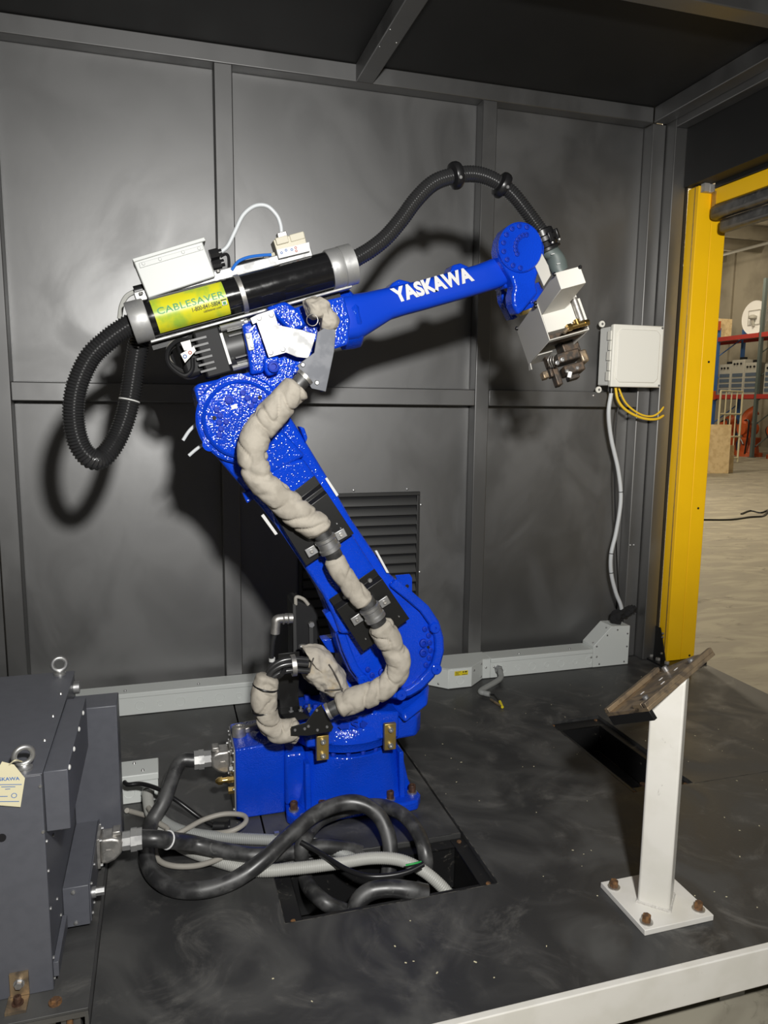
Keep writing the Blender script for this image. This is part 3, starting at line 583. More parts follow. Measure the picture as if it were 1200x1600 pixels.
def connector(parent, c, ax, up, n2, s=1.0):     # cast hood with cable clamp, axis ax out of the mounting face
    ax, up, n2 = V(ax), V(up), V(n2)
    h = MB().cbox(c + ax * .004 * s, ax * .008 * s, up * .086 * s, n2 * .074 * s).build('connector_flange', 'castalu', parent, bevel=.001)
    prof = [(-.036, .008), (.036, .008), (.036, .040), (.030, .058), (.016, .066), (-.012, .064), (-.030, .046), (-.038, .026)]
    hd = MB().prism([c + up * (a * s) + ax * (b * s) - n2 * (.03 * s) for a, b in prof], n2 * .06 * s).build('connector_hood', 'castalu', parent, bevel=.008, seg=3)
    MB().cbox(c + up * .040 * s + ax * .05 * s, ax * .022 * s, up * .014 * s, n2 * .035 * s).build('lock_lever', 'castalu', hd, bevel=.003)
    MB().prism([c - n2 * .0305 * s + up * (.012 * math.sin(k * PI / 3) - .006) * s + ax * (.030 + .014 * math.cos(k * PI / 3)) * s for k in range(6)], -n2 * .002 * s).build('hood_emblem', 'castalu', hd)
    p = c + ax * .064 * s + up * .006 * s
    MB().cyl(p, p + ax * .022 * s, .026 * s, 8).build('clamp_nut', 'alu', parent)
    MB().cyl(p + ax * .022 * s, p + ax * .038 * s, .032 * s, 8).cyl(p + ax * .038 * s, p + ax * .052 * s, .030 * s, 8).build('clamp_ring', 'alu', parent)
    for a in (-1, 1):
        for b in (-1, 1): MB().lathe(c + ax * .008 * s + up * .036 * a * s + n2 * .031 * b * s, ax, [(0, .005 * s), (.006 * s, .004 * s)], 8).build('flange_screw', 'steel', parent)
    return p + ax * .05 * s
cend = connector(cb, V((-.2052, 2.02, .135)), XH, ZH, YH, 1.0)
# manila tag tied to the near lifting eye
tg = thing('paper_tag', 'manila paper tag with blue lettering tied to the near lifting eye', 'tag', (-.35, 1.60, .48))
q = [PY(x, y, CY0 - .006) for x, y in ((-28, 1250), (3, 1190), (22, 1195), (39, 1216), (32, 1261), (-30, 1256))]
cardm = MB().prism(q, (0, .0008, 0)).build('card', 'tag', tg)
def tgp(x, y): return PY(x, y, CY0 - .0065)
o = tgp(-14, 1221); lettering('YASKAWA', o, tgp(31, 1219) - o, tgp(-14.5, 1215.5) - o, 'inkblue', cardm, .02)
for (x0, x1, y) in ((-8, 34, 1226.5), (2, 24, 1230), (8, 16, 1233.5), (-12, 12, 1245), (-20, 30, 1253)):
    a = tgp(x0, y); MB().obox(a, tgp(x1, y - .4) - a, tgp(x0, y - .9) - a, V((0, -.0003, 0))).build('print_line', 'inkblue', cardm)
MB().torus(tgp(22, 1243), YH, .005, .0007, 16, 4).build('print_ring', 'inkblue', cardm)
MB().tube(crv([PY(14, 1195, CY0 - .006), PY(24, 1188, CY0 - .012), PY(34, 1190, CY0 + .015)], 6), .0015, 6).build('string', 'tag', tg)

# ================================================================ THE ROBOT
SX, SY = 0.576, 2.38
rb = thing('robot_arm', 'large blue six-axis industrial robot arm bolted to the black deck', 'robot', (SX, SY, 0))
# --- base casting
def sq(cx, cy, hx, hy, z, p=4.0, n=48):
    out = []
    for i in range(n):
        a = 2 * PI * i / n; c, s = math.cos(a), math.sin(a)
        out.append(V((cx + hx * math.copysign(abs(c) ** (2 / p), c), cy + hy * math.copysign(abs(s) ** (2 / p), s), z)))
    return out
fx0, fx1, fy0, fy1 = .346, .806, 2.168, 2.592
foot = [(.352, 2.262), (.346, 2.215), (.372, 2.174), (.42, 2.168), (.52, 2.186), (.63, 2.186), (.735, 2.168), (.782, 2.176), (.806, 2.215), (.800, 2.262), (.770, 2.32), (.770, 2.44), (.800, 2.498), (.806, 2.545), (.782, 2.584), (.735, 2.592), (.42, 2.592), (.372, 2.586), (.346, 2.545), (.352, 2.498)]
base = MB().prism([(x, y, 0.0005) for x, y in foot], (0, 0, .036)).build('base_foot', 'blue', rb, bevel=.008, seg=3)
body = MB().loft([sq(SX, SY, .192, .178, .034, 5), sq(SX, SY, .186, .172, .06, 4.5), sq(SX, SY, .180, .170, .15, 3.2), sq(SX, SY, .182, .178, .195, 2.2), sq(SX, SY, .182, .180, .206, 2.0)]).build('base_body', 'blue', rb, bevel=.004)
# corner ribs running from the foot to the ring
for x, sx in ((.418, -1), (.738, 1)):
    MB().prism([(x - .010, 2.205, .034), (x + .010, 2.205, .034), (x + .008, 2.225, .19), (x - .008, 2.225, .19)], (0, .06, 0)).build('corner_rib', 'blue', rb, bevel=.004)
MB().prism([(.742, 2.26, .034), (.792, 2.26, .034), (.775, 2.26, .07), (.752, 2.26, .17), (.742, 2.26, .19)], (0, .035, 0)).build('side_rib', 'blue', rb, bevel=.004)
# rear connector box with silver end cover
box = MB().prism([(.193, 2.279, .002), (.352, 2.279, .002), (.352, 2.279, .258), (.335, 2.279, .262), (.300, 2.279, .250), (.193, 2.279, .243)], (0, .204, 0)).build('rear_box', 'blue', rb, bevel=.006, seg=3)
for y in (2.36, 2.40): MB().prism([(.26, y, .242), (.335, y, .25), (.335, y, .285), (.30, y, .272)], (0, .008, 0)).build('box_rib', 'blue', rb)
MB().box((.350, 2.262, .034), (.42, 2.50, .215)).build('box_neck', 'blue', rb, bevel=.01)
cov = MB().box((.1885, 2.286, .008), (.1928, 2.476, .238)).build('end_cover', 'alu', rb, bevel=.001)
for z in (.225, .195, .165, .10, .03):
    for y in (2.295, 2.465): MB().lathe((.1885, y, z), -XH, [(0, .0055), (.004, .005), (.006, .002)], 10).build('cover_screw', 'steel', cov)
for y in (2.33, 2.38, 2.43): MB().lathe((.1885, y, .228), -XH, [(0, .0055), (.005, .004)], 10).build('cover_screw', 'steel', cov)
rend = connector(rb, V((.1884, 2.375, .172)), -XH, ZH, YH, 1.05)
MB().cyl((.1885, 2.312, .127), (.168, 2.312, .127), .011, 6).cyl((.168, 2.312, .127), (.152, 2.312, .127), .0085, 12).lathe((.152, 2.312, .127), -XH, [(0, .013), (.012, .013), (.022, .005)], 6).build('air_fitting', 'brass', rb)
MB().cyl((.1885, 2.306, .093), (.170, 2.306, .093), .012, 6).build('air_plug', 'brass', rb)
MB().cyl((.1885, 2.33, .152), (.176, 2.33, .152), .012, 6).build('air_plug', 'steel', rb)
# lifting arm lug on the box
MB().cyl((.215, 2.38, .245), (.215, 2.38, .275), .024, 24).lathe((.215, 2.38, .275), ZH, [(0, .018), (.004, .018), (.004, .009), (.001, .008)], 18).build('lifting_lug', 'castalu', rb)
MB().obox((.228, 2.368, .252), (.10, .02, .012), (-.004, .022, 0), (0, 0, .018)).build('lug_bar', 'castalu', rb, bevel=.003)
# foot bolts
for x, y in ((.372, 2.226), (.462, 2.206), (.694, 2.206), (.778, 2.226), (.372, 2.55), (.778, 2.55)):
    MB().cyl((x, y, .0365), (x, y, .043), .0165, 20).build('bolt_washer', 'steel', rb)
    MB().socket((x, y, .043), ZH, .0125, .024).build('foot_bolt', 'rustbolt', rb)
MB().lathe((.398, 2.190, .0365), ZH, [(0, .012), (.001, .012), (.001, .004)], 16).build('dowel', 'steel', rb)
# --- turning head
MB().lathe((SX, SY, .2065), ZH, [(0, .150), (.016, .150)], 48).build('ring_gap', 'hole', rb)
for a in range(10):
    p = V((SX, SY, .2066)) + rotz(V((0, -.166, 0)), (a - 4.5) * .3); MB().hexbolt(p, ZH, .009, .011).build('ring_bolt', 'bolt_blue', rb)
hd = MB().lathe((SX, SY, .222), ZH, [(0, .178), (.004, .184), (.030, .188), (.034, .192), (.075, .184), (.082, .176)], 56).build('turning_head', 'blue', rb)
MB().prism([(.66, 2.212, .238), (.79, 2.225, .238), (.822, 2.27, .238), (.822, 2.50, .238), (.75, 2.56, .238), (.62, 2.56, .238)], (0, 0, .075)).build('head_lug', 'blue', rb, bevel=.012, seg=3)
plate = MB().prism([(.41, 2.205, .255), (.72, 2.200, .255), (.72, 2.200, .345), (.60, 2.215, .352), (.43, 2.222, .335)], (0, .10, 0)).build('front_pad', 'blue', rb, bevel=.008, seg=3)
MB().prism([(.735, 2.185, .308), (.83, 2.225, .345), (.86, 2.29, .372), (.80, 2.33, .36), (.70, 2.30, .33)], (0, .02, .03)).build('head_wing', 'blue', rb, bevel=.008)
MB().box((.52, 2.305, .30), (.84, 2.46, .42)).build('head_block', 'blue', rb, bevel=.015, seg=3)
MB().prism([(.545, 2.315, .40), (.85, 2.315, .40), (.86, 2.315, .60), (.80, 2.315, .70), (.66, 2.315, .715), (.575, 2.315, .62)], (0, .13, 0)).build('head_upright', 'blue', rb, bevel=.015, seg=3)
MB().prism([(.40, 2.30, .30), (.56, 2.30, .30), (.56, 2.30, .345), (.40, 2.30, .335)], (0, .2, 0)).build('rear_deck', 'blue', rb, bevel=.008)
for x, y in ((.435, 2.32), (.463, 2.315), (.49, 2.31), (.45, 2.40)): MB().hexbolt((x, y, .338), ZH, .011, .016).build('deck_bolt', 'bolt_blue', rb)
# raised lettering and arrows on the pad
def pad(x, y): return PY(x, y, 2.1985)
o = pad(549, 1141); lettering('S', o, pad(561, 1140) - o, pad(548.5, 1126) - o, 'bolt_blue', plate, .02)
for pts in ([(528, 1135), (535, 1129), (535, 1131.5), (545, 1131), (545, 1138), (535, 1139), (535, 1142)], [(575, 1130), (566, 1125), (566, 1128), (563, 1128.5), (563, 1136), (566, 1136), (566, 1140)]):
    MB().prism([pad(*p) for p in pts], (0, -.0012, 0)).build('arrow', 'bolt_blue', plate)
# yellow stop blocks
for px in (503, 608):
    a = PY(px, 1152, 2.19); a = V((a.x, 2.176, .246))
    z0, z1 = (.222, .305)
    if px == 608: z0, z1 = .228, .318
    k = MB().box((a.x - .020, 2.176, z0), (a.x + .020, 2.192, z1)).build('stop_block', 'goldzinc', rb, bevel=.002)
    for z in (z0 + .018, z1 - .018): MB().socket((a.x, 2.176, z), -YH, .009, .010).build('stop_bolt', 'steel', k)

# --- lower arm (traced outline, real thickness)
FY = 2.165
U = PY(378, 655, FY); Lc = PY(624, 1018, FY)
out = [(311, 643), (312, 660), (318, 682), (333, 708), (357, 736), (380, 763), (410, 795), (453, 850), (480, 890), (503, 930), (514, 957), (524, 992), (532, 1020), (546, 1050), (561, 1070), (580, 1084), (600, 1092), (622, 1095), (643, 1091), (662, 1079), (680, 1060), (690, 1042), (696, 1018), (695, 996), (688, 973), (673, 951), (648, 930), (622, 908), (606, 894), (587, 866), (550, 812), (510, 742), (465, 668), (449, 643), (437, 624), (420, 609), (398, 599), (374, 597), (350, 602), (332, 614), (318, 630)]
la = MB().prism(ppoly(out, FY + .028), (0, .118, 0)).build('lower_arm', 'blue', rb, bevel=.014, seg=3)
# raised web of the arm
web = [(408, 745), (440, 724), (474, 716), (497, 748), (530, 802), (580, 880), (604, 917), (612, 945), (600, 968), (560, 990), (532, 992), (522, 965), (505, 930), (470, 878), (430, 818)]
MB().prism(ppoly(web, FY), (0, .034, 0)).build('arm_web', 'blue', rb, bevel=.012, seg=3)
# upper pivot cover
prj = lambda px, py: PY(px, py, FY)
MB().lathe(U + V((0, .034, 0)), -YH, [(0, .129), (.020, .129), (.026, .123)], 56).build('pivot_cover', 'blue', rb)
pc = MB().lathe(U + V((0, .009, 0)), -YH, [(0, .112), (.010, .112), (.016, .105), (.012, .101), (.012, .03), (.014, .028)], 56).build('pivot_disc', 'blue', rb)
for px, py in ((376, 595), (322, 628), (328, 694)):
    p = prj(px, py); MB().lathe(p + V((0, .012, 0)), -YH, [(0, .021), (.007, .021), (.008, .004), (.002, .003)], 24).build('notch_pad', 'blue', rb)
MB().prism(ppoly([(400, 700), (440, 672), (478, 712), (415, 745), (404, 735)], FY - .002), (0, .03, 0)).build('arm_shoulder', 'blue', rb, bevel=.01, seg=3)
YB = FY - .004
sm = [(380, 614), (387, 622), (398, 625), (407, 632), (393, 634), (339, 640), (344, 649), (343, 660), (354, 659), (346, 670), (343, 680), (412, 684), (420, 680), (414, 632)]
b0 = None
for px, py in sm:
    p = PY(px, py, YB - .002)
    if b0 is None: b0 = MB().socket(p + V((0, .002, 0)), -YH, .0085, .006).build('socket_bolt', 'bolt_blue', rb)
    else: clone(b0, p, rb)
MB().socket(PY(358, 624, YB), -YH, .013, .006).build('socket_plug', 'bolt_blue', rb)
for px, py in ((406, 621), (335, 653)): MB().lathe(PY(px, py, YB - .0015), -YH, [(0, .006), (.0012, .006)], 12).build('tapped_hole', 'hole', rb)
a = PY(360, 634, YB - .001); MB().obox(a, PY(369, 631, YB - .001) - a, PY(363, 640, YB - .001) - a, V((0, -.0008, 0))).build('sticker', 'whitesticker', rb)
# lower pivot: rim, bosses, bolts
rim = [(620, 905), (646, 926), (670, 947), (686, 971), (693, 996), (694, 1018), (688, 1041), (678, 1058), (660, 1077), (642, 1088), (622, 1092), (600, 1089), (581, 1081), (564, 1067), (549, 1047), (536, 1018), (528, 992)]
rin = [(609, 916), (636, 938), (657, 956), (672, 977), (680, 998), (681, 1017), (676, 1036), (667, 1050), (652, 1066), (638, 1076), (621, 1080), (602, 1077), (587, 1070), (573, 1058), (560, 1041), (549, 1015), (541, 992)]
rr = [PY(x, y, FY + .006) for x, y in rim]; ri = [PY(x, y, FY + .010) for x, y in rin]; dpt = V((0, .024, 0))
MB().loft([[p, p + dpt, q + dpt, q] for p, q in zip(rr, ri)]).build('pivot_rim', 'blue', rb, bevel=.005, seg=2)
for px, py in ((681, 982), (683, 1047), (628, 1087), (568, 1064)):
    p = PY(px, py, FY); MB().lathe(p + V((0, .03, 0)), -YH, [(0, .019), (.026, .018), (.029, .015), (.029, .004), (.02, .003)], 22).build('rim_boss', 'blue', rb)
for px, py in ((664, 983), (670, 993), (672, 1004), (673, 1016), (671, 1028), (666, 1039), (575, 1046), (582, 1055), (592, 1063)):
    clone(b0, PY(px, py, FY + .025), rb)
for px, py in ((661, 1004), (661, 1019), (597, 1050)):
    MB().socket(PY(px, py, FY + .028), -YH, .0135, .010).build('socket_plug', 'bolt_blue', rb)
for px, py in ((669, 1011), (599, 1061)): MB().lathe(PY(px, py, FY + .027), -YH, [(0, .005), (.0015, .005)], 12).build('tapped_hole', 'hole', rb)
for q in ([(379, 771), (400, 763), (402, 776), (386, 787)], [(507, 960), (530, 948), (538, 978), (525, 990)], [(468, 666), (476, 669), (481, 684), (478, 692)]):
    MB().prism(ppoly(q, FY + .02), (0, .05, 0)).build('cable_clip', 'blue', rb, bevel=.004)
for q in ([(408, 806), (412, 803), (434, 834), (430, 836)], [(508, 748), (511, 746), (529, 773), (526, 776)], [(586, 861), (589, 860), (608, 895), (604, 895)]):
    MB().prism(ppoly(q, FY + .022), (0, .006, 0)).build('edge_label', 'whitesticker', rb)
# rear bracket seen behind the arm
MB().prism(ppoly([(618, 899), (640, 897), (644, 903), (644, 926), (628, 926)], 2.36), (0, .006, 0)).build('rear_bracket', 'blue', rb, bevel=.001)
MB().prism(ppoly([(502, 1000), (540, 995), (545, 1022), (515, 1020)], 2.30), (0, .05, 0)).build('cable_clip', 'blue', rb, bevel=.004)
MB().lathe(PY(636, 916, 2.359), -YH, [(0, .007), (.001, .007)], 12).build('tapped_hole', 'hole', rb)
# --- black shoulder motor standing on the turning head
MY = 2.40
mo = MB().prism(ppoly([(457, 943), (465, 938), (476, 943), (490, 948), (497, 960), (500, 1030), (460, 1030)], MY), (0, .12, 0)).build('shoulder_motor', 'motor', rb, bevel=.006)
MB().box((.40, 2.42, .335), (.50, 2.50, .60)).build('motor_mount', 'motor', rb, bevel=.01)
for q in ([(458, 945), (462, 945), (464, 1022), (459, 1022)], [(483, 975), (489, 975), (490, 1025), (484, 1025)]):
    MB().prism(ppoly(q, MY - .012), (0, .014, 0)).build('motor_fin', 'motorgrey', mo)
MB().hexbolt(PY(486, 975, MY - .005), -YH, .011, .012).build('motor_bolt', 'steel', mo)
e1, e2, e3 = PY(457, 966, MY - .01), PY(433, 968, MY - .01), PY(430, 990, MY - .01)
cn = MB().tube([e1, PY(445, 966, MY - .01)], .017, 12).tube(crv([PY(446, 966, MY - .01), e2, PY(431, 976, MY - .01), e3], 6), .0155, 14)
for t in (0.3, .6): cn.torus(e1.lerp(e2, t), e1 - e2, .016, .003, 18, 6)
cn.build('motor_connector', 'castalu', mo)
MB().tube(crv([e3, PY(426, 1005, MY - .01), PY(424, 1030, MY), PY(420, 1060, MY + .02)], 6), .0085, 10).build('motor_cable', 'hose', mo)
MB().tube([PY(425, 1028, MY - .001), PY(425, 1033, MY)], .011, 10).build('cable_band', 'whitesticker', mo)
MB().tube(crv([PY(462, 945, MY), PY(463, 933, MY), PY(474, 936, MY), PY(482, 945, MY)], 6), .006, 8).build('motor_lead', 'greycable', mo)
# --- elbow casting carrying the forearm
el = [(303, 607), (308, 600), (392, 581), (386, 545), (378, 507), (400, 497), (440, 487), (470, 478), (505, 470), (538, 462), (548, 500), (545, 538), (515, 548), (492, 556), (474, 572), (462, 592), (452, 612), (446, 640), (430, 690), (330, 690), (315, 655)]
MB().prism(ppoly(el, FY + .036), (0, .26, 0)).build('elbow_casting', 'blue', rb, bevel=.012, seg=3)
MB().prism(ppoly([(386, 545), (378, 507), (405, 500), (420, 560), (412, 582), (392, 586)], FY + .012), (0, .05, 0)).build('elbow_pad', 'blue', rb, bevel=.008, seg=3)
MB().prism(ppoly([(416, 480), (446, 470), (470, 486), (480, 510), (455, 520), (436, 500)], FY + .012), (0, .08, 0)).build('elbow_pad', 'blue', rb, bevel=.01, seg=3)
MB().prism(ppoly([(412, 560), (436, 556), (436, 582), (420, 588), (413, 578)], FY - .004), (0, .05, 0)).build('elbow_lug', 'blue', rb, bevel=.006, seg=3)
MB().socket(PY(427, 573, FY - .004), -YH, .017, .012).build('lug_bolt', 'bolt_blue', rb)
MB().prism(ppoly([(430, 600), (448, 592), (465, 598), (470, 620), (455, 640), (440, 625)], FY + .02), (0, .04, 0)).build('elbow_boss', 'blue', rb, bevel=.008, seg=3)
k = MB().prism(ppoly([(383, 521), (393, 519), (398, 546), (389, 548)], FY + .002), (0, .012, 0)).build('level_plate', 'whitesticker', rb, bevel=.003)
for px, py in ((388, 526), (394, 541)): MB().socket(PY(px, py, FY + .002), -YH, .005, .003).build('plate_screw', 'steel', k)
# --- forearm
FA = [(522, 468, 538, .098), (541, 463, 536, .098), (552, 461, 531, .092), (572, 458, 519, .080), (600, 452, 502, .066), (625, 446, 494, .060), (655, 440, 486, .058), (708, 425, 471, .058), (745, 415, 460, .060), (768, 406, 453, .056), (788, 401, 442, .050)]
rings = []
for x, t, b, w_ in FA:
    up_ = V((-.29, 0, .957)); hx = (b - t) / 2; mx, my = x, (t + b) / 2
    T = PY(mx - hx * .29, my - hx * .957, SY); Bq = PY(mx + hx * .29, my + hx * .957, SY); c = (T + Bq) / 2; hv = (T - Bq) / 2
    rings.append([c + hv * math.copysign(abs(math.sin(q)) ** .55, math.sin(q)) + V((0, -w_, 0)) * math.copysign(abs(math.cos(q)) ** .45, math.cos(q)) for q in [2 * PI * i / 28 for i in range(28)]])
fo = MB().loft(rings).build('forearm', 'bluesmooth', rb, angle=50)
col_ = [PY(535, 500, SY), PY(551, 496, SY)]; ax = (col_[1] - col_[0]).normalized()
MB().lathe(col_[0] - ax * .02, ax, [(0, .096), (.03, .100), (.05, .100), (.06, .092)], 12).build('forearm_collar', 'blue', rb, bevel=.003)
for q in ([(600, 458), (614, 442), (624, 436), (640, 440), (652, 446), (645, 460)], [(700, 432), (708, 414), (720, 411), (734, 417), (730, 428)]):
    MB().prism(ppoly(q, SY - .035), (0, .07, 0)).build('forearm_bump', 'blue', rb, bevel=.005)
def fap(x, y): return PY(x, y, SY - .0622)
o = fap(619.5, 474); du = fap(742, 438.5) - o; dv = fap(608.5, 451) - o
lettering('YASKAWA', o, du, dv * .98, 'white', fo, .05, 1.03)
# --- wrist
WY = 2.285
wb_ = [(812, 349), (798, 351), (788, 359), (781, 372), (778, 390), (781, 406), (790, 421), (800, 436), (804, 448), (801, 462), (802, 477), (810, 492), (817, 487), (842, 458), (838, 440), (842, 425), (851, 405), (852, 385), (845, 366), (830, 352)]
MB().prism(ppoly(wb_, WY + .012), (0, .062, 0)).build('wrist_yoke', 'blue', rb, bevel=.010, seg=3)
WC = PY(815, 386, WY)
MB().lathe(WC + V((0, .016, 0)), -YH, [(0, .080), (.010, .080), (.015, .075)], 40).build('wrist_cover', 'blue', rb)
for k in range(9):
    a = PI * .42 + k * .42; clone(b0, WC + V((.066 * math.cos(a), -.001, .066 * math.sin(a))), rb)
for k in range(8):
    a = PI * .52 + k * .30; p = WC + V((.018, 0, .0)) + V((.040 * math.cos(a), -.001, .040 * math.sin(a))); clone(b0, p, rb)
MB().prism(ppoly([(783, 448), (800, 462), (803, 488), (811, 496), (800, 500), (786, 470)], 2.44), (0, .05, 0)).build('wrist_yoke_rear', 'blue', rb, bevel=.006)
MB().prism(ppoly([(778, 402), (800, 398), (810, 440), (790, 452)], 2.345), (0, .09, 0)).build('wrist_core', 'blue', rb, bevel=.01)
TD = (PY(834, 480, 2.38) - PY(818, 430, 2.38)).normalized()
fc = PY(822, 458, 2.375)
MB().lathe(fc - TD * .02, TD, [(0, .055), (.03, .058), (.052, .058), (.056, .052), (.070, .050)], 36).build('wrist_flange', 'blue', rb)
MB().lathe(fc + TD * .050, TD, [(0, .046), (.014, .046)], 36).build('flange_ring', 'goldzinc', rb)
for k in range(10):
    a = k * .63; u_ = TD.orthogonal().normalized(); v_ = TD.cross(u_)
    MB().hexbolt(fc + TD * .032 + (u_ * math.cos(a) + v_ * math.sin(a)) * .056, u_ * math.cos(a) + v_ * math.sin(a), .006, .006).build('flange_bolt', 'bolt_blue', rb)
# --- rear forearm motor
ma0, ma1 = PY(388, 537, 2.27), PY(290, 563, 2.27); max_ = (ma1 - ma0).normalized(); mup = V((-max_.z, 0, max_.x)); mup = mup if mup.z > 0 else -mup
def mbx(t0, t1, h, wd_, m, name, par, bev=.003):
    return MB().cbox(ma0 + max_ * (t0 + t1) / 2, max_ * (t1 - t0), mup * h, V((0, wd_, 0))).build(name, m, par, bevel=bev)
mt = mbx(-.01, .012, .135, .13, 'alu', 'motor_flange', rb)
mt2 = MB().lathe(ma0 + max_ * .012, max_, [(0, .058), (.068, .058), (.068, .061)], 32).build('motor_barrel', 'motorgrey', rb)
mbx(.075, .150, .135, .13, 'motor', 'motor_block', rb, .006)
for k in range(6):
    MB().cbox(ma0 + max_ * .140 + V((0, -.067, 0)) + mup * (.045 - k * .018), max_ * .045, mup * .006, V((0, .006, 0))).build('motor_fin', 'motorgrey', rb)
for z in (1, -1):
    p = ma0 + mup * .058 * z + V((0, -.058, 0))
    MB().tube([p, p + max_ * .072], .009, 8).build('tie_rod', 'steel', rb)
    MB().socket(p - max_ * -.001, -max_, .010, .01).build('rod_bolt', 'steel', rb)
    for q in (.0, .014): MB().tube([p - mup * (.012 + q) * z, p - mup * (.012 + q) * z + max_ * .055], .003, 6).build('motor_wire_rod', 'steel', rb)
MB().cbox(ma0 + max_ * .075 + V((0, -.064, 0)), max_ * .008, mup * .09, V((0, .004, 0))).build('motor_strap', 'whitesticker', rb)
mbx(.150, .205, .105, .10, 'motor', 'encoder', rb, .012)
q = [PY(x, y, 2.175) for x, y in ((282, 553), (303, 541), (306, 548), (289, 567))]
k = MB().prism(q, (0, .001, 0)).build('hanging_label', 'whitesticker', rb)
MB().torus(PY(289, 557, 2.174), YH, .0045, .001, 14, 4).build('print_ring', 'inkblue', k); MB().torus(PY(297, 551, 2.174), YH, .004, .001, 14, 4).build('print_ring', 'inkred', k)
q = [PY(x, y, 2.18) for x, y in ((282, 535), (297, 531), (300, 545), (288, 548))]; MB().prism(q, (0, .001, 0)).build('hanging_label', 'whitesticker', rb)
random.seed(11)
for k in range(4):
    pth = [PY(x + random.uniform(-6, 6), y + random.uniform(-5, 5), 2.22 + k * .03) for x, y in ((300, 530), (272, 533), (262, 548), (268, 570), (285, 584), (305, 580), (306, 556))]
    MB().tube(crv(pth, 8), .0065, 8).build('motor_lead', ['blackplastic', 'hose', 'greycable', 'blackplastic'][k], rb)
for pts in ([(322, 651), (310, 660), (296, 673), (286, 688)], [(336, 687), (322, 692), (308, 701), (295, 712)]):
    MB().tube(crv([PY(x, y, FY + .09) for x, y in pts], 5), .005, 8).build('loose_tube', 'clear', rb)
# --- brackets bolted to the arm
def bent_plate(px4, Yf, name):        # px4: top-left, top-right, bottom-right, bottom-left; folded twice near the top edge
    tl, tr, br_, bl = [PY(x, y, Yf) for x, y in px4]; d1, d2 = (bl - tl), (br_ - tr)
    st = [(0, .016), (.14, .016), (.19, .004), (.24, .004), (.29, -.008), (1.0, -.008)]
    if name == 2: st = [(0, .012), (.12, .012), (.18, -.006), (1.0, -.006)]
    b = MB(); fr = []
    for t, dy in st: fr.append((tl + d1 * t + V((0, dy, 0)), tr + d2 * t + V((0, dy, 0))))
    th = V((0, .003, 0))
    b.loft([[a, c, c + th, a + th] for a, c in fr])
    return b.build('cable_bracket', 'blackplate', rb, bevel=.001)
p1 = bent_plate(((424, 797), (493, 744), (552, 833), (478, 883)), FY - .026, 1)
p2 = bent_plate(((516, 938), (587, 890), (639, 966), (567, 1017)), FY - .026, 2)
for par, px, py, Yd in ((p1, 504, 795, FY - .026), (p1, 526, 818, FY - .035), (p1, 532, 825, FY - .035), (p2, 578, 907, FY - .016), (p2, 539, 933, FY - .016), (p2, 623, 963, FY - .033), (p2, 571, 998, FY - .033)):
    big = (px, py) in ((504, 795), (578, 907), (539, 933)); MB().lathe(PY(px, py, Yd), -YH, [(0, .008 if big else .0025), (.004, .006 if big else .002)], 10).build('bracket_screw', 'steel', par)
o_ = MB().prism(ppoly([(391, 497), (403, 491), (427, 483), (435, 508), (470, 515), (494, 522), (489, 540), (482, 560), (464, 558), (447, 551), (420, 559), (401, 504), (395, 507)], FY - .012), (0, .003, 0)).build('white_bracket', 'alu', rb, bevel=.001)
for px, py in ((405, 497), (424, 492), (423, 551), (442, 546)): MB().socket(PY(px, py, FY - .012), -YH, .0075, .004).build('bracket_screw', 'steel', o_)
sp = [(496, 519), (509, 511), (525, 515), (522, 549), (509, 612), (487, 607), (464, 571), (491, 551)]
o_ = MB().prism(ppoly(sp, FY - .075), (0, .003, 0)).build('sleeve_guard', 'darksteel', rb, bevel=.001)
MB().prism(ppoly([(525, 515), (522, 549), (509, 612), (506, 612), (519, 549), (522, 515)], FY - .072), (0, .055, 0)).build('guard_side', 'darksteel', o_)
for px, py in ((473, 570), (495, 598)): MB().lathe(PY(px, py, FY - .075), -YH, [(0, .0075), (.004, .005)], 10).build('guard_screw', 'steel', o_)
o_ = MB().prism(ppoly([(455, 1136), (478, 1129), (495, 1106), (502, 1101), (521, 1136), (518, 1143), (480, 1150), (455, 1149)], 2.125), (0, .003, 0)).build('base_bracket', 'blackplate', rb, bevel=.001)
for px, py in ((461, 1141), (476, 1139), (482, 1135), (496, 1141), (511, 1136), (495, 1110)): MB().lathe(PY(px, py, 2.125), -YH, [(0, .005), (.003, .003)], 10).build('bracket_screw', 'steel', o_)
MB().prism(ppoly([(480, 1150), (518, 1143), (518, 1139), (480, 1146)], 2.128), (0, .06, 0)).build('bracket_foot', 'blackplate', o_)
o_ = MB().prism(ppoly([(435, 1022), (468, 1018), (468, 1050), (466, 1086), (470, 1120), (439, 1122), (436, 1086)], 2.29), (0, .004, 0)).build('cable_tower', 'blackplate', rb, bevel=.001)
MB().prism(ppoly([(439, 1116), (470, 1112), (486, 1122), (450, 1128)], 2.24), (0, .06, .0)).build('tower_foot', 'blackplate', o_)
for px, py in ((455, 1112), (470, 1110), (483, 1107)):
    p = PY(px, py, 2.25); MB().cyl(p - ZH * .012, p + ZH * .014, .004, 8).cyl(p - ZH * .004, p + ZH * .002, .008, 8).build('tower_bolt', 'steel', o_)
MB().hexbolt(PY(473, 1013, 2.30), ZH, .013, .012).build('tower_bolt', 'steel', o_)

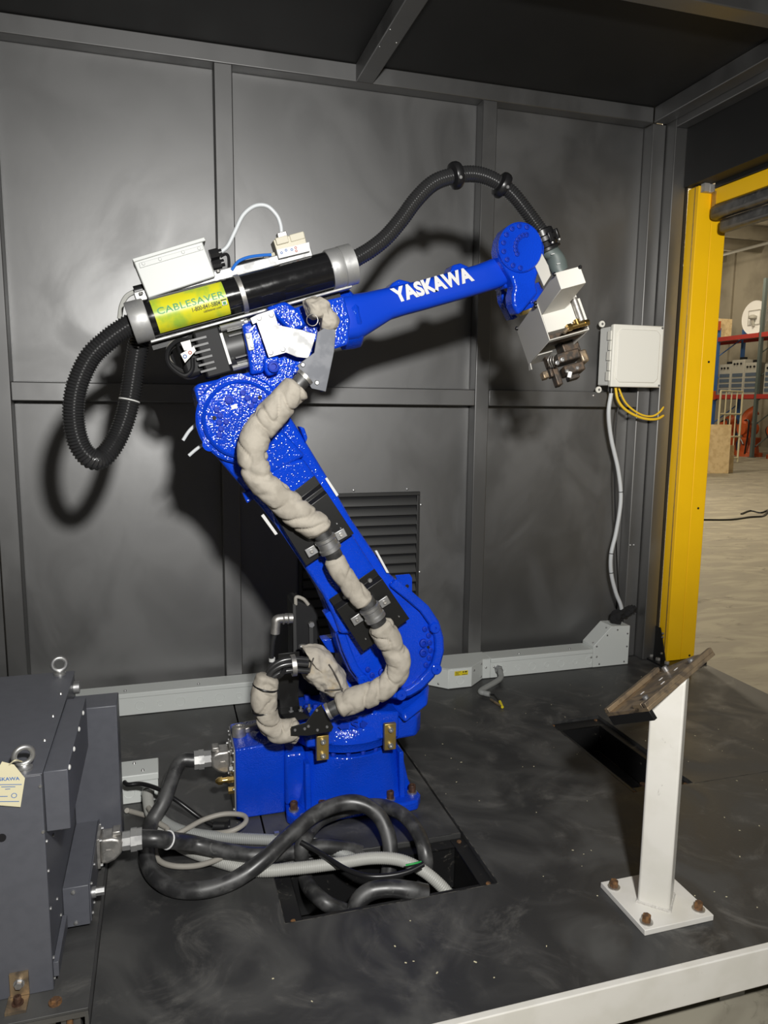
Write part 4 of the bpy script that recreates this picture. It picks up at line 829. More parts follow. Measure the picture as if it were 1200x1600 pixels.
# ================================================================ CABLE DISPENSER TUBE ON THE FOREARM
TYC = 2.255
ta, tb = PY(207, 505, TYC), PY(549, 413, TYC); TA = (tb - ta).normalized(); TL = (tb - ta).length; TR = .054
TF = CAM - (ta + tb) / 2; TF = (TF - TA * TF.dot(TA)).normalized(); TU = TF.cross(TA).normalized()
if TU.z < 0: TU = -TU
ct = thing('cable_dispenser', 'black cable dispenser tube with lime label strapped above the robot elbow', 'cable tube', ta)
def tp(u, ph, r): return ta + TA * u + (TF * math.cos(ph) + TU * math.sin(ph)) * r
MB().lathe(ta + TA * .01, TA, [(0, TR), (TL - .02, TR)], 48).build('tube', 'tubeblack', ct)
for u0, u1 in ((-.006, .046), (TL - .075, TL - .034)): MB().lathe(ta + TA * u0, TA, [(0, TR - .012), (.0005, TR + .003), (.004, TR + .005), (u1 - u0 - .004, TR + .005), (u1 - u0, TR + .003)], 48).build('end_collar', 'alu', ct)
MB().lathe(ta + TA * (TL - .034), TA, [(0, TR + .003), (.001, TR + .006), (.038, TR + .006), (.040, TR + .002), (.040, TR - .014)], 48).build('end_collar', 'alu', ct)
MB().lathe(ta + TA * (TL * .465), TA, [(0, TR + .0008), (.001, TR + .0022), (.014, TR + .0022), (.015, TR + .0008)], 48).build('strap', 'castalu', ct)
u0, u1, f0, f1 = .063, TL * .405, 1.02, -1.0
b = MB(); vs = []; nu, nf = 4, 20
for i in range(nu + 1):
    for j in range(nf + 1): vs.append(tp(u0 + (u1 - u0) * i / nu, f0 + (f1 - f0) * j / nf, TR + .0006))
b.add(vs, [(i * (nf + 1) + j, (i + 1) * (nf + 1) + j, (i + 1) * (nf + 1) + j + 1, i * (nf + 1) + j + 1) for i in range(nu) for j in range(nf)])
lab = b.build('label', 'label', ct)
def wrap(ua, ub, pa, pb): return lambda x, y: tp(ua + (ub - ua) * x, pa + (pb - pa) * y, TR + .0020)
LW = u1 - u0
lettering('CABLESAVER', None, 0, 0, 'inkgreen', lab, .012, 1.05, f=wrap(u0 + LW * .05, u0 + LW * .975, .06, .40))
lettering('1-800-841-5804', None, 0, 0, 'ink', lab, .008, 1, f=wrap(u0 + LW * .50, u0 + LW * .89, -.24, -.02))
lettering('cablesaver.com', None, 0, 0, 'ink', lab, .004, 1, f=wrap(u0 + LW * .64, u0 + LW * .89, -.42, -.29))
def patch(ua, ub, pa, pb, m, h):
    b = MB(); b.add([tp(ua, pa, TR + h), tp(ub, pa, TR + h), tp(ub, pb, TR + h), tp(ua, pb, TR + h)], [(0, 1, 2, 3)]); return b.build('emblem', m, lab)
patch(u0 + LW * .905, u0 + LW * .985, -.34, -.02, 'ink', .0010); patch(u0 + LW * .912, u0 + LW * .978, -.32, -.11, 'whitesticker', .0014); patch(u0 + LW * .925, u0 + LW * .965, -.29, -.15, 'inkgreen', .0018)
# carrier channel behind the tube
MB().obox(ta + TA * .03 + TU * .048 + V((0, .02, 0)), TA * (TL * .80), TU * .034, V((0, .05, 0))).build('carrier_rail', 'alu', ct, bevel=.003)
MB().obox(ta + TA * .03 - TU * (TR + .012) + V((0, -.01, 0)), TA * (TL * .93), TU * .008, V((0, .07, 0))).build('carrier_lip', 'alu', ct, bevel=.002)
MB().obox(ta + TA * .03 - TU * (TR + .03) + V((0, .03, 0)), TA * (TL * .88), TU * .10, V((0, .03, 0))).build('carrier_back', 'blackplate', ct)
for u in (.36, .58, .72): MB().obox(ta + TA * (TL * u) - TU * (TR + .045) + V((0, .03, 0)), TA * .09, TU * .034, V((0, .16, 0))).build('carrier_foot', 'blackplate', ct)
# corrugated hose over the wrist
def corr(pts, R, name, parent, pitch=.0085):
    P = resample(crv(pts, 14), pitch / 4)
    return MB().tube(P, lambda s, a: R * (1 + .085 * math.cos(2 * PI * s / pitch)), 20).build(name, 'hose', parent, angle=80), P
hx = [(540, 415), (556, 404), (578, 391), (603, 371), (627, 343), (650, 312), (676, 287), (704, 276), (740, 272), (772, 282), (800, 303), (822, 330), (838, 352), (846, 364)]
hp_ = [PY(x, y, TYC + (.09 * i / (len(hx) - 1))) for i, (x, y) in enumerate(hx)]
ho, HP = corr(hp_, .0235, 'hose', ct)
def ring_on(P, px, r0, r1, wd_, name, m, par):
    best = min(range(2, len(P) - 2), key=lambda i: abs((P[i] - CAM).dot(CR) / (P[i] - CAM).dot(CF) * FPX + 600 - px))
    a = (P[best + 2] - P[best - 2]).normalized(); p = P[best]
    return MB().lathe(p - a * wd_ / 2, a, [(0, r0), (wd_ * .15, r1 * .93), (wd_ * .35, r1), (wd_ * .65, r1), (wd_ * .85, r1 * .93), (wd_, r0)], 28).build(name, m, par), p, a
for px in (712, 784):
    rg, p, a = ring_on(HP, px, .026, .042, .034, 'ball_collar', 'blackplastic', ct)
    MB().lathe(p - TF * -.040 - ZH * .012, TF, [(0, .006), (.004, .005)], 10).build('collar_screw', 'steel', rg)
# big clamp above the tool
hA = PY(846, 364, TYC + .09); hB = PY(855, 390, TYC + .09); ha = (hB - hA).normalized()
cl = MB().lathe(hA - ha * .012, ha, [(0, .03), (.004, .038), (.022, .040), (.026, .050), (.040, .050), (.044, .040), (.060, .038), (.064, .046), (.072, .046), (.076, .030)], 28).build('hose_clamp', 'blackplastic', ct)
u_ = ha.orthogonal().normalized(); v_ = ha.cross(u_)
for k in range(8):
    a = k * PI / 4; d_ = u_ * math.cos(a) + v_ * math.sin(a)
    MB().cbox(hA + ha * .022 + d_ * .047, ha * .034, d_ * .014, ha.cross(d_) * .016).build('clamp_lug', 'blackplastic', cl, bevel=.003)
    MB().hexbolt(hA + ha * .040 + d_ * .049, ha, .005, .006).build('clamp_screw', 'steel', cl)
bt = [PY(855, 388, TYC + .09), PY(864, 398, TYC + .09), PY(870, 410, TYC + .085), PY(876, 424, TYC + .085)]
bo = MB().tube(resample(crv(bt, 8), .006), lambda s, a: .030 + .0025 * math.sin(s * 90 + 2 * a), 20).build('hose_boot', 'rackgreen', ct)
for px in (861, 870):
    p = PY(px, 398 if px == 861 else 413, TYC + .055); MB().obox(p, (.012, 0, .003), (.0, 0, .002), (0, -.001, 0)).build('cable_tie', 'whitesticker', bo)
# hose looping behind the tube
lx = [(212, 503, .0), (196, 512, -.005), (168, 532, -.01), (140, 560, -.01), (120, 605, -.01), (115, 650, -.005), (123, 692, .0), (141, 716, .01), (160, 715, .03), (180, 690, .05), (195, 655, .06), (204, 615, .07), (210, 575, .08), (216, 540, .09), (222, 515, .10)]
lh, LP = corr([PY(x, y, TYC + k) for x, y, k in lx], .0285, 'hose_loop', ct)
i = min(range(len(LP)), key=lambda i: (LP[i] - PY(200, 626, TYC + .07)).length); MB().torus(LP[i], LP[i + 3] - LP[i - 3], .0285, .0025, 24, 6).build('cable_tie', 'whitesticker', lh)
MB().tube(crv([PY(x, y, TYC + .05) for x, y in ((212, 455), (198, 463), (190, 478), (187, 498))], 6), .007, 8).build('side_cable', 'lightconduit', ct)

# ================================================================ SMALL GREY BOX AND VALVE ABOVE THE TUBE
jb = thing('junction_box', 'small pale grey junction box standing on the dispenser carrier', 'junction box', PY(285, 448, 2.27))
JY = 2.245
fr = ppoly([(208, 407), (316, 377), (337, 432), (232, 466)], JY)
MB().prism(fr, (0, .10, 0)).build('body', 'greybox', jb, bevel=.003)
ld = MB().prism(ppoly([(206, 404), (319, 370), (322, 376), (209, 410)], JY - .004), (0, .108, 0)).build('lid', 'greybox', jb, bevel=.002)
hg = MB().prism(ppoly([(217, 411), (316, 383), (318, 390), (219, 419)], JY - .0025), (0, .003, 0)).build('hinge', 'greybox', jb, bevel=.001)
for px, py in ((224, 412), (250, 405), (286, 394), (311, 388)): MB().lathe(PY(px, py, JY - .0025), -YH, [(0, .005), (.002, .004)], 12).build('hinge_rivet', 'greybox', hg)
for px, py in ((335, 397), (339, 413)):
    p = PY(px, py, JY + .05); MB().cyl(p - TA * .014, p + TA * .012, .015, 8).cyl(p + TA * .012, p + TA * .022, .011, 10).build('cable_gland', 'blackplastic', jb)
p = PY(219, 454, JY + .05); MB().cyl(p + TA * .014, p - TA * .016, .017, 10).build('cable_gland', 'blackplastic', jb)
for px, py in ((221, 460), (342, 425)): MB().hexbolt(PY(px, py, JY + .01), TU, .006, .007).build('mount_bolt', 'castalu', jb)
vb = thing('valve_block', 'beige solenoid valve block with white terminal strip on the dispenser carrier', 'valve', PY(457, 400, 2.27))
MB().prism(ppoly([(427, 375), (475, 362), (482, 394), (436, 404)], JY + .02), (0, .06, 0)).build('valve_body', 'beige', vb, bevel=.002)
MB().prism(ppoly([(430, 372), (449, 367), (452, 378), (433, 383)], JY + .012), (0, .05, 0)).build('valve_coil', 'beige', vb, bevel=.002)
MB().prism(ppoly([(452, 367), (474, 361), (477, 372), (455, 378)], JY + .016), (0, .05, 0)).build('valve_coil', 'beige', vb, bevel=.002)
s_ = MB().prism(ppoly([(432, 390), (463, 383), (483, 378), (485, 392), (436, 404)], JY + .004), (0, .016, 0)).build('terminal_strip', 'white', vb, bevel=.001)
for px, py in ((440, 395), (447, 391), (456, 390), (462, 387), (463, 392)): MB().torus(PY(px, py, JY + .0035), YH, .0028, .0009, 12, 4).build('print_ring', 'inkblue' if px < 460 else 'inkred', s_)
MB().prism(ppoly([(433, 364), (447, 360), (450, 370), (435, 374)], JY + .03), (0, .03, 0)).build('elbow_fitting', 'castalu', vb, bevel=.002)
for px, py in ((429, 397), (430, 404)):
    p = PY(px, py, JY + .03); MB().tube([p, p - TA * .035], .006, 8).build('push_fitting', 'beige', vb)
tag(MB().tube(crv([PY(x, y, JY + .05) for x, y in ((345, 394), (356, 384), (367, 362), (380, 336), (398, 322), (417, 322), (432, 336), (438, 350), (440, 364))], 8), .0062, 10).build('air_tube', 'clear'), 'milky air tube arching from the junction box to the valve block', 'air tube')
for k, (m_, pts, lab_) in enumerate((('bluetube', [(424, 398), (408, 399), (388, 402), (372, 409), (362, 422)], 'blue air tube between the valve block and the grey junction box'), ('blackplastic', [(424, 404), (405, 405), (388, 408), (374, 412), (366, 422)], 'black air tube beside the blue one under the valve block'), ('bluetube', [(424, 406), (404, 412), (386, 415), (366, 420), (346, 427)], 'lower blue air tube lying along the carrier rail'), ('blackplastic', [(344, 401), (352, 397), (357, 402), (358, 424)], 'thin dark cable from the junction box gland to the carrier'))):
    tag(MB().tube(crv([PY(x, y, JY + .02 + .008 * k) for x, y in pts], 6), .0045, 8).build('air_tube', m_), lab_, 'air tube')

# ================================================================ FABRIC CABLE SLEEVES
sl = thing('cable_sleeve', 'beige fabric cable sleeve clamped along the blue lower arm', 'cable sleeve', PY(515, 1108, 2.12))
from mathutils import noise as mnoise
def sleeve(pts, R, name, par, seed, m='fabric', amp=1.0):
    rnd = random.Random(seed); P = resample(crv(pts, 12), .0032); sh = rnd.uniform(0, 50)
    tot = sum((b - a).length for a, b in zip(P, P[1:])) or 1
    def rf(s, a):
        e = min(1.0, min(s, tot - s) / .035 + .76)
        q = V((math.cos(a) * .55, math.sin(a) * .55, s * 24 + .5 * math.sin(a + sh) + sh))
        r1 = 1 - min(1, abs(mnoise.noise(q)) * 3.2); r2 = 1 - min(1, abs(mnoise.noise(V((math.cos(a) * 1.6 + 7, math.sin(a) * 1.6, s * 44 + sh * 2)))) * 3.2)
        big = mnoise.noise(V((math.cos(a) * .5, math.sin(a) * .5, s * 13 + sh)))
        return R * e * (1.09 + amp * (.13 * big - .24 * r1 ** 2.4 - .035 * r2 ** 1.6))
    return MB().tube(P, rf, 44).build(name, m, par, angle=85), P
RAD = .040
s1, P_ = sleeve([PY(x, y, 2.10 + k) for x, y, k in ((466, 603, -.0), (452, 618, 0), (432, 638, 0), (412, 660, 0), (398, 682, 0), (393, 706, 0), (398, 732, 0), (416, 758, 0), (442, 783, 0), (470, 805, 0), (494, 822, 0), (503, 832, 0))], RAD, 'sleeve', sl, 1)
s2, _ = sleeve([PY(x, y, 2.10) for x, y in ((520, 871), (528, 888), (541, 907), (556, 926), (568, 938), (572, 943))], .030, 'sleeve', sl, 2, amp=.7)
s3, _ = sleeve([PY(x, y, 2.10 + k) for x, y, k in ((592, 975, 0), (603, 992, 0), (616, 1012, 0), (623, 1036, 0), (616, 1058, 0), (597, 1075, 0), (573, 1087, 0), (549, 1096, 0), (527, 1105, .01))], .037, 'sleeve', sl, 3)
for cx, cy, dx, dy in ((512, 850, 15, 28), (582, 957, 15, 26)):
    a0, a1 = PY(cx - dx * .75, cy - dy * .75, 2.10), PY(cx + dx * .75, cy + dy * .75, 2.10); ax = (a1 - a0).normalized(); Lh = (a1 - a0).length; sd = V((ax.z, 0, -ax.x)).normalized()
    MB().lathe(a0, ax, [(0, .026), (Lh * .2, .027), (Lh * .8, .027), (Lh, .026)], 24).build('hose_end', 'rubber', sl)
    k = MB().lathe(a0 + ax * Lh * .24, ax, [(0, .028), (.003, .0335), (Lh * .12, .0335), (Lh * .16, .030), (Lh * .34, .030), (Lh * .38, .0335), (Lh * .5, .0335), (Lh * .52, .028)], 28).build('clamp', 'steel', sl)
    for s_ in (-1, 1):
        p = (a0 + a1) / 2 + sd * .050 * s_ + V((0, .02, 0))
        MB().cbox(p, sd * .034, ax * .028, V((0, .004, 0))).build('clamp_ear', 'steel', k, bevel=.003)
        MB().socket(p - YH * .002, -YH, .006, .005).build('clamp_screw', 'castalu', k)
a0, a1 = PY(461, 606, 2.10), PY(474, 592, 2.10); MB().cyl(a0, a1, .024, 20).build('hose_end', 'rubber', sl); MB().cyl(a1, PY(478, 588, 2.10), .028, 20).build('end_band', 'castalu', sl)
a0, a1 = PY(530, 1103, 2.11), PY(512, 1112, 2.115); MB().cyl(a0, a1, .024, 20).build('hose_end', 'rubber', sl); MB().cyl(a1.lerp(a0, .2), a1.lerp(a0, -.05), .027, 20).build('end_band', 'castalu', sl)
# sleeve at the base with bare cables
s4 = thing('base_sleeve', 'crumpled beige sleeve over bundled cables beside the robot base', 'cable sleeve', PY(415, 1120, 2.17))
sv, P4 = sleeve([PY(x, y, 2.18) for x, y in ((466, 1142), (448, 1143), (430, 1141), (418, 1124), (413, 1104), (412, 1085), (416, 1068), (421, 1056))], .037, 'sleeve', s4, 5, amp=1.25)
for k in (.58, .86):
    i = int(k * len(P4)); MB().torus(P4[i], P4[i + 1] - P4[i - 1], .038, .003, 24, 6).build('cable_tie', 'blackplastic', s4)
for k in range(5):
    off = V((.004 * math.cos(k * 1.3), .022 * math.cos(k * 1.26), .018 * math.sin(k * 1.26)))
    MB().tube(crv([PY(x, y, 2.20) + off for x, y in ((415, 1075), (422, 1055), (438, 1043), (458, 1039), (482, 1040))], 8), .009, 10).build('cable', 'hose', s4)
MB().tube(crv([PY(x, y, 2.20) for x, y in ((436, 1046), (441, 1050))], 3), .030, 14).build('cable_band', 'blackplastic', s4)
MB().cyl(PY(455, 1040, 2.20), PY(462, 1039, 2.20), .034, 18).build('hose_clamp', 'castalu', s4)
# loose bags
def bag(outl, Yc, thick, name, lab_, cat, m, seed, folds=()):
    rnd = random.Random(seed); P = [PY(x, y, Yc) for x, y in outl]; c = sum(P, V((0, 0, 0))) / len(P); D = []; n = len(P)
    R = []
    for f, dy in ((1.0, thick * .5), (1.03, thick * .2), (1.0, -thick * .1), (.86, -thick * .42), (.6, -thick * .62), (.3, -thick * .66)):
        R.append([c + (p - c) * f * (1 + rnd.uniform(-.05, .05)) + V((0, dy + thick * rnd.uniform(-.12, .12), 0)) for p in P])
    o = MB().loft(R).build(name, m); md = o.modifiers.new('sub', 'SUBSURF'); md.levels = 2; md.render_levels = 3
    tx = bpy.data.textures.new('folds', 'CLOUDS'); tx.noise_scale = .045; tx.noise_depth = 2; dm = o.modifiers.new('folds', 'DISPLACE'); dm.texture = tx; dm.strength = .022; dm.texture_coords = 'LOCAL'
    tag(o, lab_, cat); return o
o = bag([(466, 1012), (487, 1007), (505, 1014), (521, 1022), (535, 1050), (545, 1070), (556, 1088), (540, 1092), (515, 1094), (508, 1082), (490, 1075), (478, 1062), (468, 1055), (476, 1038), (481, 1028), (480, 1015)], 2.235, .07, 'fabric_cover', 'folded beige fabric cover with a brown stain beside the lower pivot', 'cover', 'fabric_stain', 4)
for pts in ([(490, 1028), (486, 1040), (484, 1050)], [(514, 1038), (526, 1058), (536, 1082)], [(508, 1078), (522, 1078), (536, 1076)]):
    MB().tube(crv([PY(x, y, 2.184) for x, y in pts], 5), .0022, 6).build('seam', 'stitch', o)
o = bag([(470, 468), (486, 463), (500, 463), (511, 472), (517, 482), (527, 492), (529, 515), (515, 521), (498, 520), (499, 506), (503, 497), (490, 501), (482, 490), (479, 480)], 2.115, .06, 'fabric_hood', 'beige fabric hood gathered above the grey sleeve guard', 'cover', 'fabric', 6)
MB().torus(PY(488, 500, 2.08), YH, .016, .0012, 22, 5).build('wire_tie', 'castalu', o)

# ================================================================ END-OF-ARM TOOL
tl = thing('gripper_tool', 'cream sheet-metal gripper tool with dark steel jaws on the robot wrist', 'gripper', PY(835, 480, 2.38))
rv = ray(877, 452).normalized(); rr_ = (CR - rv * CR.dot(rv)).normalized(); ru_ = rr_.cross(rv).normalized()
if ru_.dot(CU) < 0: ru_ = -ru_
def axis3(deg, t): a = math.radians(deg); return ((rr_ * math.cos(a) + ru_ * math.sin(a)) + rv * t).normalized()
A1, E2, E3 = axis3(113, .31), axis3(235, 1.71), axis3(15, .448)
E2 = (E2 - A1 * E2.dot(A1)).normalized(); E3 = (E3 - A1 * E3.dot(A1) - E2 * E3.dot(E2)).normalized(); T_ = -A1
V0 = PY(877, 452, 1.95); dep = (V0 - CAM).dot(CF)
def ln(px, p): return px / p * dep / FPX
L1 = ln(27, .95); L2 = ln(51, .505); L3 = ln(38.5, .91)
ub = MB().obox(V0, -T_ * L1, E2 * (L2 + .02), E3 * L3).build('upper_box', 'tool', tl, bevel=.0015)
for a, b, n in ((.06, .02, E3), (.06, .97, E3)):
    p = V0 - T_ * (L1 * .93) + E3 * (L3 * b); MB().lathe(p - A1 * 0 + E3 * (-.004 if b < .5 else .0), -E3 if b < .5 else -E2, [(0, .006), (.005, .005), (.007, .003)], 12).build('cap_screw', 'blackplastic', ub)
B0 = V0 + E2 * L2 + T_ * ln(44, .95)              # lower near corner of the lower box
H1 = ln(64, .95) * 1.06; H2 = ln(62, .505) * 1.02; H3 = ln(60, .91) * 1.06
lbx = MB().obox(B0 + T_ * -.026, -T_ * (H1 - .026), E2 * (H2 - .01), E3 * H3).build('lower_box', 'tool', tl, bevel=.0015)
MB().obox(B0 - E3 * .0035, -T_ * H1, E2 * H2, E3 * .003).build('side_panel', 'tool', tl, bevel=.001)
MB().obox(B0 + E3 * H3, -T_ * (H1 * .6), E2 * (H2 * .6), E3 * .003).build('side_panel', 'tool', tl, bevel=.001)
MB().obox(B0, -T_ * .003, E2 * (H2 * .10), E3 * H3).build('bottom_flange', 'tool', tl, bevel=.001)
MB().obox(B0 + E2 * (H2 * .6), T_ * -.003, E2 * (H2 * .42), E3 * (H3 * .42)).build('bottom_flange', 'tool', tl, bevel=.001)
MB().prism([B0 + E2 * (H2 * .93) - E3 * .0035, B0 + E2 * H2 - E3 * .0035, B0 + E2 * (H2 * 1.07) + T_ * .015 - E3 * .0035, B0 + E2 * (H2 * .96) + T_ * .02 - E3 * .0035], E3 * .003).build('panel_tab', 'tool', tl)
for u, v in ((.97, .0), (1.0, .95), (.92, .04)):
    p = B0 - T_ * (H1 * u) + E2 * (H2 * v) - E3 * .004; MB().lathe(p, -E3, [(0, .007), (.006, .006), (.008, .003)], 12).build('cap_screw', 'blackplastic', tl)
MB().prism(ppoly([(822, 383), (829, 388), (846, 394), (857, 415), (861, 430), (850, 447)], 2.29), (0, .004, 0)).build('wrist_plate', 'tool', tl, bevel=.001)
MB().cyl(fc + TD * .058, B0 - T_ * (H1 * .5) + E2 * (H2 * .6) + E3 * (H3 * .5), .022, 24).build('adapter', 'darksteel', tl)
# cylinder rod and brass fittings on the front
s0 = B0 - T_ * (H1 * .80) + E3 * (H3 * .86) - E2 * .012; s1_ = B0 - T_ * (H1 * .22) + E3 * (H3 * .86) - E2 * .012
MB().cyl(s0, s1_, .0105, 16).build('rod', 'castalu', tl); MB().obox(s0 + E3 * .012 + E2 * .01, T_ * (H1 * .55), E2 * .004, E3 * .012).build('rod_plate', 'tool', tl)
MB().obox(B0 + E2 * .03 - T_ * .0255, T_ * .02, E2 * .05, E3 * (H3 * .96)).build('slot_insert', 'jaw', tl)
bc = PP(903, 508, B0 - E2 * .020, E2)
k = MB().cyl(bc - E3 * .022, bc + E3 * .022, .0085, 14).cyl(bc, bc - T_ * .018, .009, 14).build('brass_tee', 'brass', tl)
MB().cyl(bc - E3 * .022, bc - E3 * .036, .012, 6).build('brass_nut', 'brass', k); MB().cyl(bc + E3 * .022, bc + E3 * .036, .010, 6).build('brass_nut', 'brass', k)
MB().cyl(bc - E3 * .036 + T_ * .003, bc - E3 * .052 + T_ * .012, .006, 10).build('brass_spigot', 'rawsteel', k)
# jaws
def jaw(px, py, Yj, a, b, c, name, m='jaw', bev=.004, par=None):
    return MB().cbox(PY(px, py, Yj), E3 * a, T_ * b, E2 * c).build(name, m, par or tl, bevel=bev)
j0 = jaw(886, 541, 2.24, .058, .066, .06, 'jaw_body')
j1 = jaw(884, 560, 2.19, .078, .032, .06, 'jaw')
jaw(909, 559, 2.19, .026, .042, .05, 'jaw_cheek', 'rawsteel', .006, j1)
j2 = jaw(894, 578, 2.19, .07, .030, .05, 'jaw')
jaw(868, 587, 2.22, .020, .075, .035, 'jaw_bar', 'jaw', .004)
jaw(851, 587, 2.22, .02, .024, .03, 'jaw_pad', 'rawsteel', .003)
jaw(862, 583, 2.23, .022, .03, .03, 'jaw_link', 'jaw', .003)
jaw(858, 565, 2.27, .03, .05, .03, 'jaw_knuckle', 'jaw', .006)
jaw(895, 590, 2.20, .038, .016, .03, 'jaw_tip', 'jaw', .003)
for px, py in ((870, 567), (878, 562)): MB().socket(PY(px, py, 2.162) , -YH, .0075, .006).build('jaw_bolt', 'steel', j1)
for px, py in ((885, 580), (901, 575)): MB().socket(PY(px, py, 2.166), -YH, .006, .006).build('jaw_bolt', 'steel', j2)
MB().cyl(PY(891, 581, 2.16), PY(889, 590, 2.16), .007, 10).build('jaw_pin', 'white', tl)
for k_ in range(4): MB().tube(crv([PY(862 + k_ * 2, 552, 2.20), PY(856 + k_ * 4, 563, 2.19), PY(861 + k_ * 3, 574, 2.20)], 4), .002, 6).build('wire', 'castalu', tl)

# ================================================================ CABLES ON THE DECK
def run(name, m, pts, R, lab_, cat, group=None, n=16, ribs=0.0, step=.01, wob=0.0):
    P = resample(crv([PZ(x, y, z) if len(q) == 3 else V(q[1:4]) for q in pts for (x, y, z) in [q[:3] if len(q) == 3 else (0, 0, 0)]], 10), .0015 if ribs else step)
    f = (lambda s, a: R * (1 + .04 * math.cos(2 * PI * s / ribs))) if ribs else (lambda s, a: R * (1 + wob * math.sin(3 * a + s * 45)))
    o = MB().tube(P, f, n).build(name, m, angle=80); tag(o, lab_, cat, group); return o, P
def W(p): return ('w', p.x, p.y, p.z)
RB = .0235
c1, P1c = run('power_cable', 'rubber', [W(rend), W(rend + V((-.05, -.005, -.003))), (256, 1252, .10), (238, 1284, .055), (229, 1318, .03), (234, 1356, .0245), (262, 1384, .0245), (312, 1391, .0245), (364, 1376, .03), (410, 1345, .06), (448, 1310, .09), (490, 1274, .118), (530, 1256, .128), (562, 1255, .125), (590, 1272, .10), (606, 1304, .055), (610, 1340, .0), (604, 1378, -.06), (598, 1398, -.10)], RB, 'thick black cable from the robot base looping over into the floor pocket', 'cable', 'thick black cables on the deck', wob=.02)
c2, P2c = run('power_cable', 'rubber', [W(cend), W(cend + V((.05, -.005, -.008))), (300, 1318, .07), (350, 1330, .05), (400, 1337, .045), (450, 1332, .028), (500, 1323, .025), (545, 1327, .0), (585, 1340, -.05), (640, 1352, -.10)], RB, 'thick black cable from the cabinet connector running to the floor pocket', 'cable', 'thick black cables on the deck', wob=.02)
c3, _ = run('power_cable', 'rubber', [(690, 1428, -.10), (640, 1436, -.11), (590, 1440, -.105), (540, 1425, -.06), (505, 1408, -.02), (482, 1384, -.03), (473, 1352, -.012), (473, 1318, .060), (496, 1284, .060), (524, 1270, .060), (560, 1260, .062), (600, 1260, .075), (632, 1275, .08), (655, 1305, .06), (665, 1340, .02), (664, 1372, -.05), (655, 1400, -.10)], RB * .94, 'thick black cable rising in a round loop out of the floor pocket', 'cable', 'thick black cables on the deck', wob=.02)
c4, _ = run('power_cable', 'rubber', [(666, 1396, -.02), (640, 1391, -.005), (605, 1388, .0), (576, 1394, -.005), (558, 1412, -.03), (556, 1440, -.08), (575, 1455, -.115)], RB * 1.08, 'thick black cable end curled over the front edge of the floor pocket', 'cable', 'thick black cables on the deck', wob=.02)
i = 22
tie = MB().torus(P2c[8], P2c[10] - P2c[6], RB, .003, 24, 6).build('cable_tie', 'white', c2)
g1, _ = run('flexible_conduit', 'lightconduit', [W(V((-.085, 2.474, .042))), W(V((-.085, 2.43, .04))), (236, 1272, .03), (256, 1302, .022), (290, 1326, .019), (340, 1345, .019), (400, 1360, .019), (460, 1357, .022), (520, 1350, .03), (580, 1341, .035), (625, 1344, .03), (660, 1360, .01), (690, 1385, -.03), (712, 1412, -.08)], .0175, 'pale ribbed conduit running from the trunking across the floor pocket', 'conduit', 'ribbed grey conduits', ribs=.006)
g2, _ = run('flexible_conduit', 'greyconduit', [(232, 1262, .03), (262, 1288, .02), (300, 1302, .018), (360, 1309, .018), (420, 1312, .018), (475, 1315, .018), (510, 1324, .014), (548, 1340, -.012), (585, 1362, -.07)], .0165, 'darker ribbed conduit with steel clip passing behind the black cable', 'conduit', 'ribbed grey conduits', ribs=.006)
p = PZ(429, 1311, .018); MB().lathe(p, (1, .05, 0), [(0, .018), (.012, .0195), (.014, .018)], 16).build('clip', 'steel', g2); MB().cbox(p + V((.006, -.005, .021)), (.014, 0, 0), (0, .012, 0), (0, 0, .008)).build('clip_screw', 'steel', g2)
MB().cyl(V((-.085, 2.476, .042)), V((-.085, 2.455, .0415)), .022, 10).build('gland', 'greyconduit', g1)
run('signal_cable', 'greycable', [W(V((-.15, 2.40, .02))), (205, 1268, .01), (250, 1281, .012), (290, 1298, .014), (325, 1302, .02), (360, 1299, .035), (383, 1286, .045), (380, 1274, .05), (350, 1272, .05), (318, 1281, .045), (290, 1296, .04), (262, 1310, .03), (246, 1325, .0), (244, 1330, .0)][:-2] + [(250, 1314, .03)], .0082, 'thin grey cable in a flat loop beside the robot base', 'cable', 'thin grey cables', n=10)
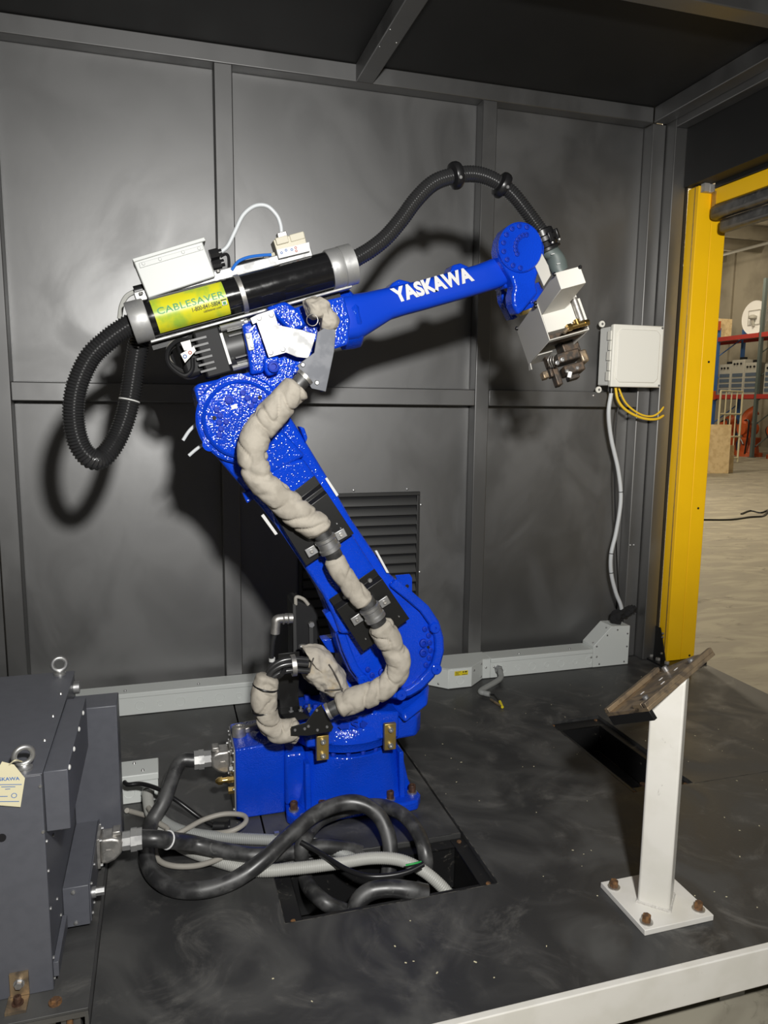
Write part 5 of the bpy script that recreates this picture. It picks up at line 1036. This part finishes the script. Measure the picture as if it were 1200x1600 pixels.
run('signal_cable', 'greycable', [(232, 1262, .05), (246, 1284, .05), (262, 1296, .045), (254, 1308, .035), (243, 1326, .02), (248, 1344, .012), (270, 1353, .012), (305, 1353, .014), (335, 1345, .03), (352, 1337, .045)], .0082, 'thin grey cable curling under the thick black cable near the cabinet', 'cable', 'thin grey cables', n=10)
o, _ = run('thin_black_cable', 'blackplastic', [W(V((-.155, 2.42, .11))), (200, 1226, .11), (222, 1225, .11), (250, 1234, .11), (278, 1252, .085), (310, 1276, .04), (336, 1292, .018)], .0072, 'thin black cable with plug arching from the trunking to the deck', 'cable', 'thin black cables', n=10)
a0, a1 = PZ(334, 1291, .02), PZ(352, 1291, .02); MB().cyl(a0, a1, .019, 16).lathe(a1, a1 - a0, [(0, .019), (.012, .021), (.012, .014), (0.0, .013)], 16).build('plug', 'blackplastic', o)
run('thin_black_cable', 'blackplastic', [(470, 1316, .075), (495, 1330, .06), (520, 1346, .055), (545, 1360, .05), (575, 1369, .05), (610, 1368, .05), (640, 1361, .055), (662, 1350, .065)], .0078, 'thin black cable tied across the pale conduit over the pocket', 'cable', 'thin black cables', n=10)
run('ground_wire', 'green', [(634, 1352, .05), (648, 1349, .055), (660, 1346, .05)], .003, 'short green wire peeking beside the cable loop', 'wire', n=8)
# scattered paint chips on the deck
random.seed(21)
ch = MB()
for k in range(150):
    x, y = random.uniform(.15, 2.5), random.uniform(1.42, 3.1)
    if P1[0] - .02 < x < P1[1] + .02 and y > P1[2] - .02: continue
    if P2[0] - .02 < x < P2[1] + .02 and P2[2] - .02 < y < P2[3] + .02: continue
    if 1.13 < x < 1.38 and 1.44 < y < 1.68: continue
    s = random.uniform(.0012, .0035); a = random.uniform(0, 3.14); u = V((math.cos(a), math.sin(a), 0)) * s * random.uniform(1, 2.4); v = V((-math.sin(a), math.cos(a), 0)) * s
    ch.obox(V((x, y, .0001)), u, v, V((0, 0, .0006)))
o = ch.build('paint_chips', 'tag', flat=True); o['kind'] = 'stuff'; o['label'] = 'tiny pale paint chips scattered over the black deck'; o['category'] = 'chips'
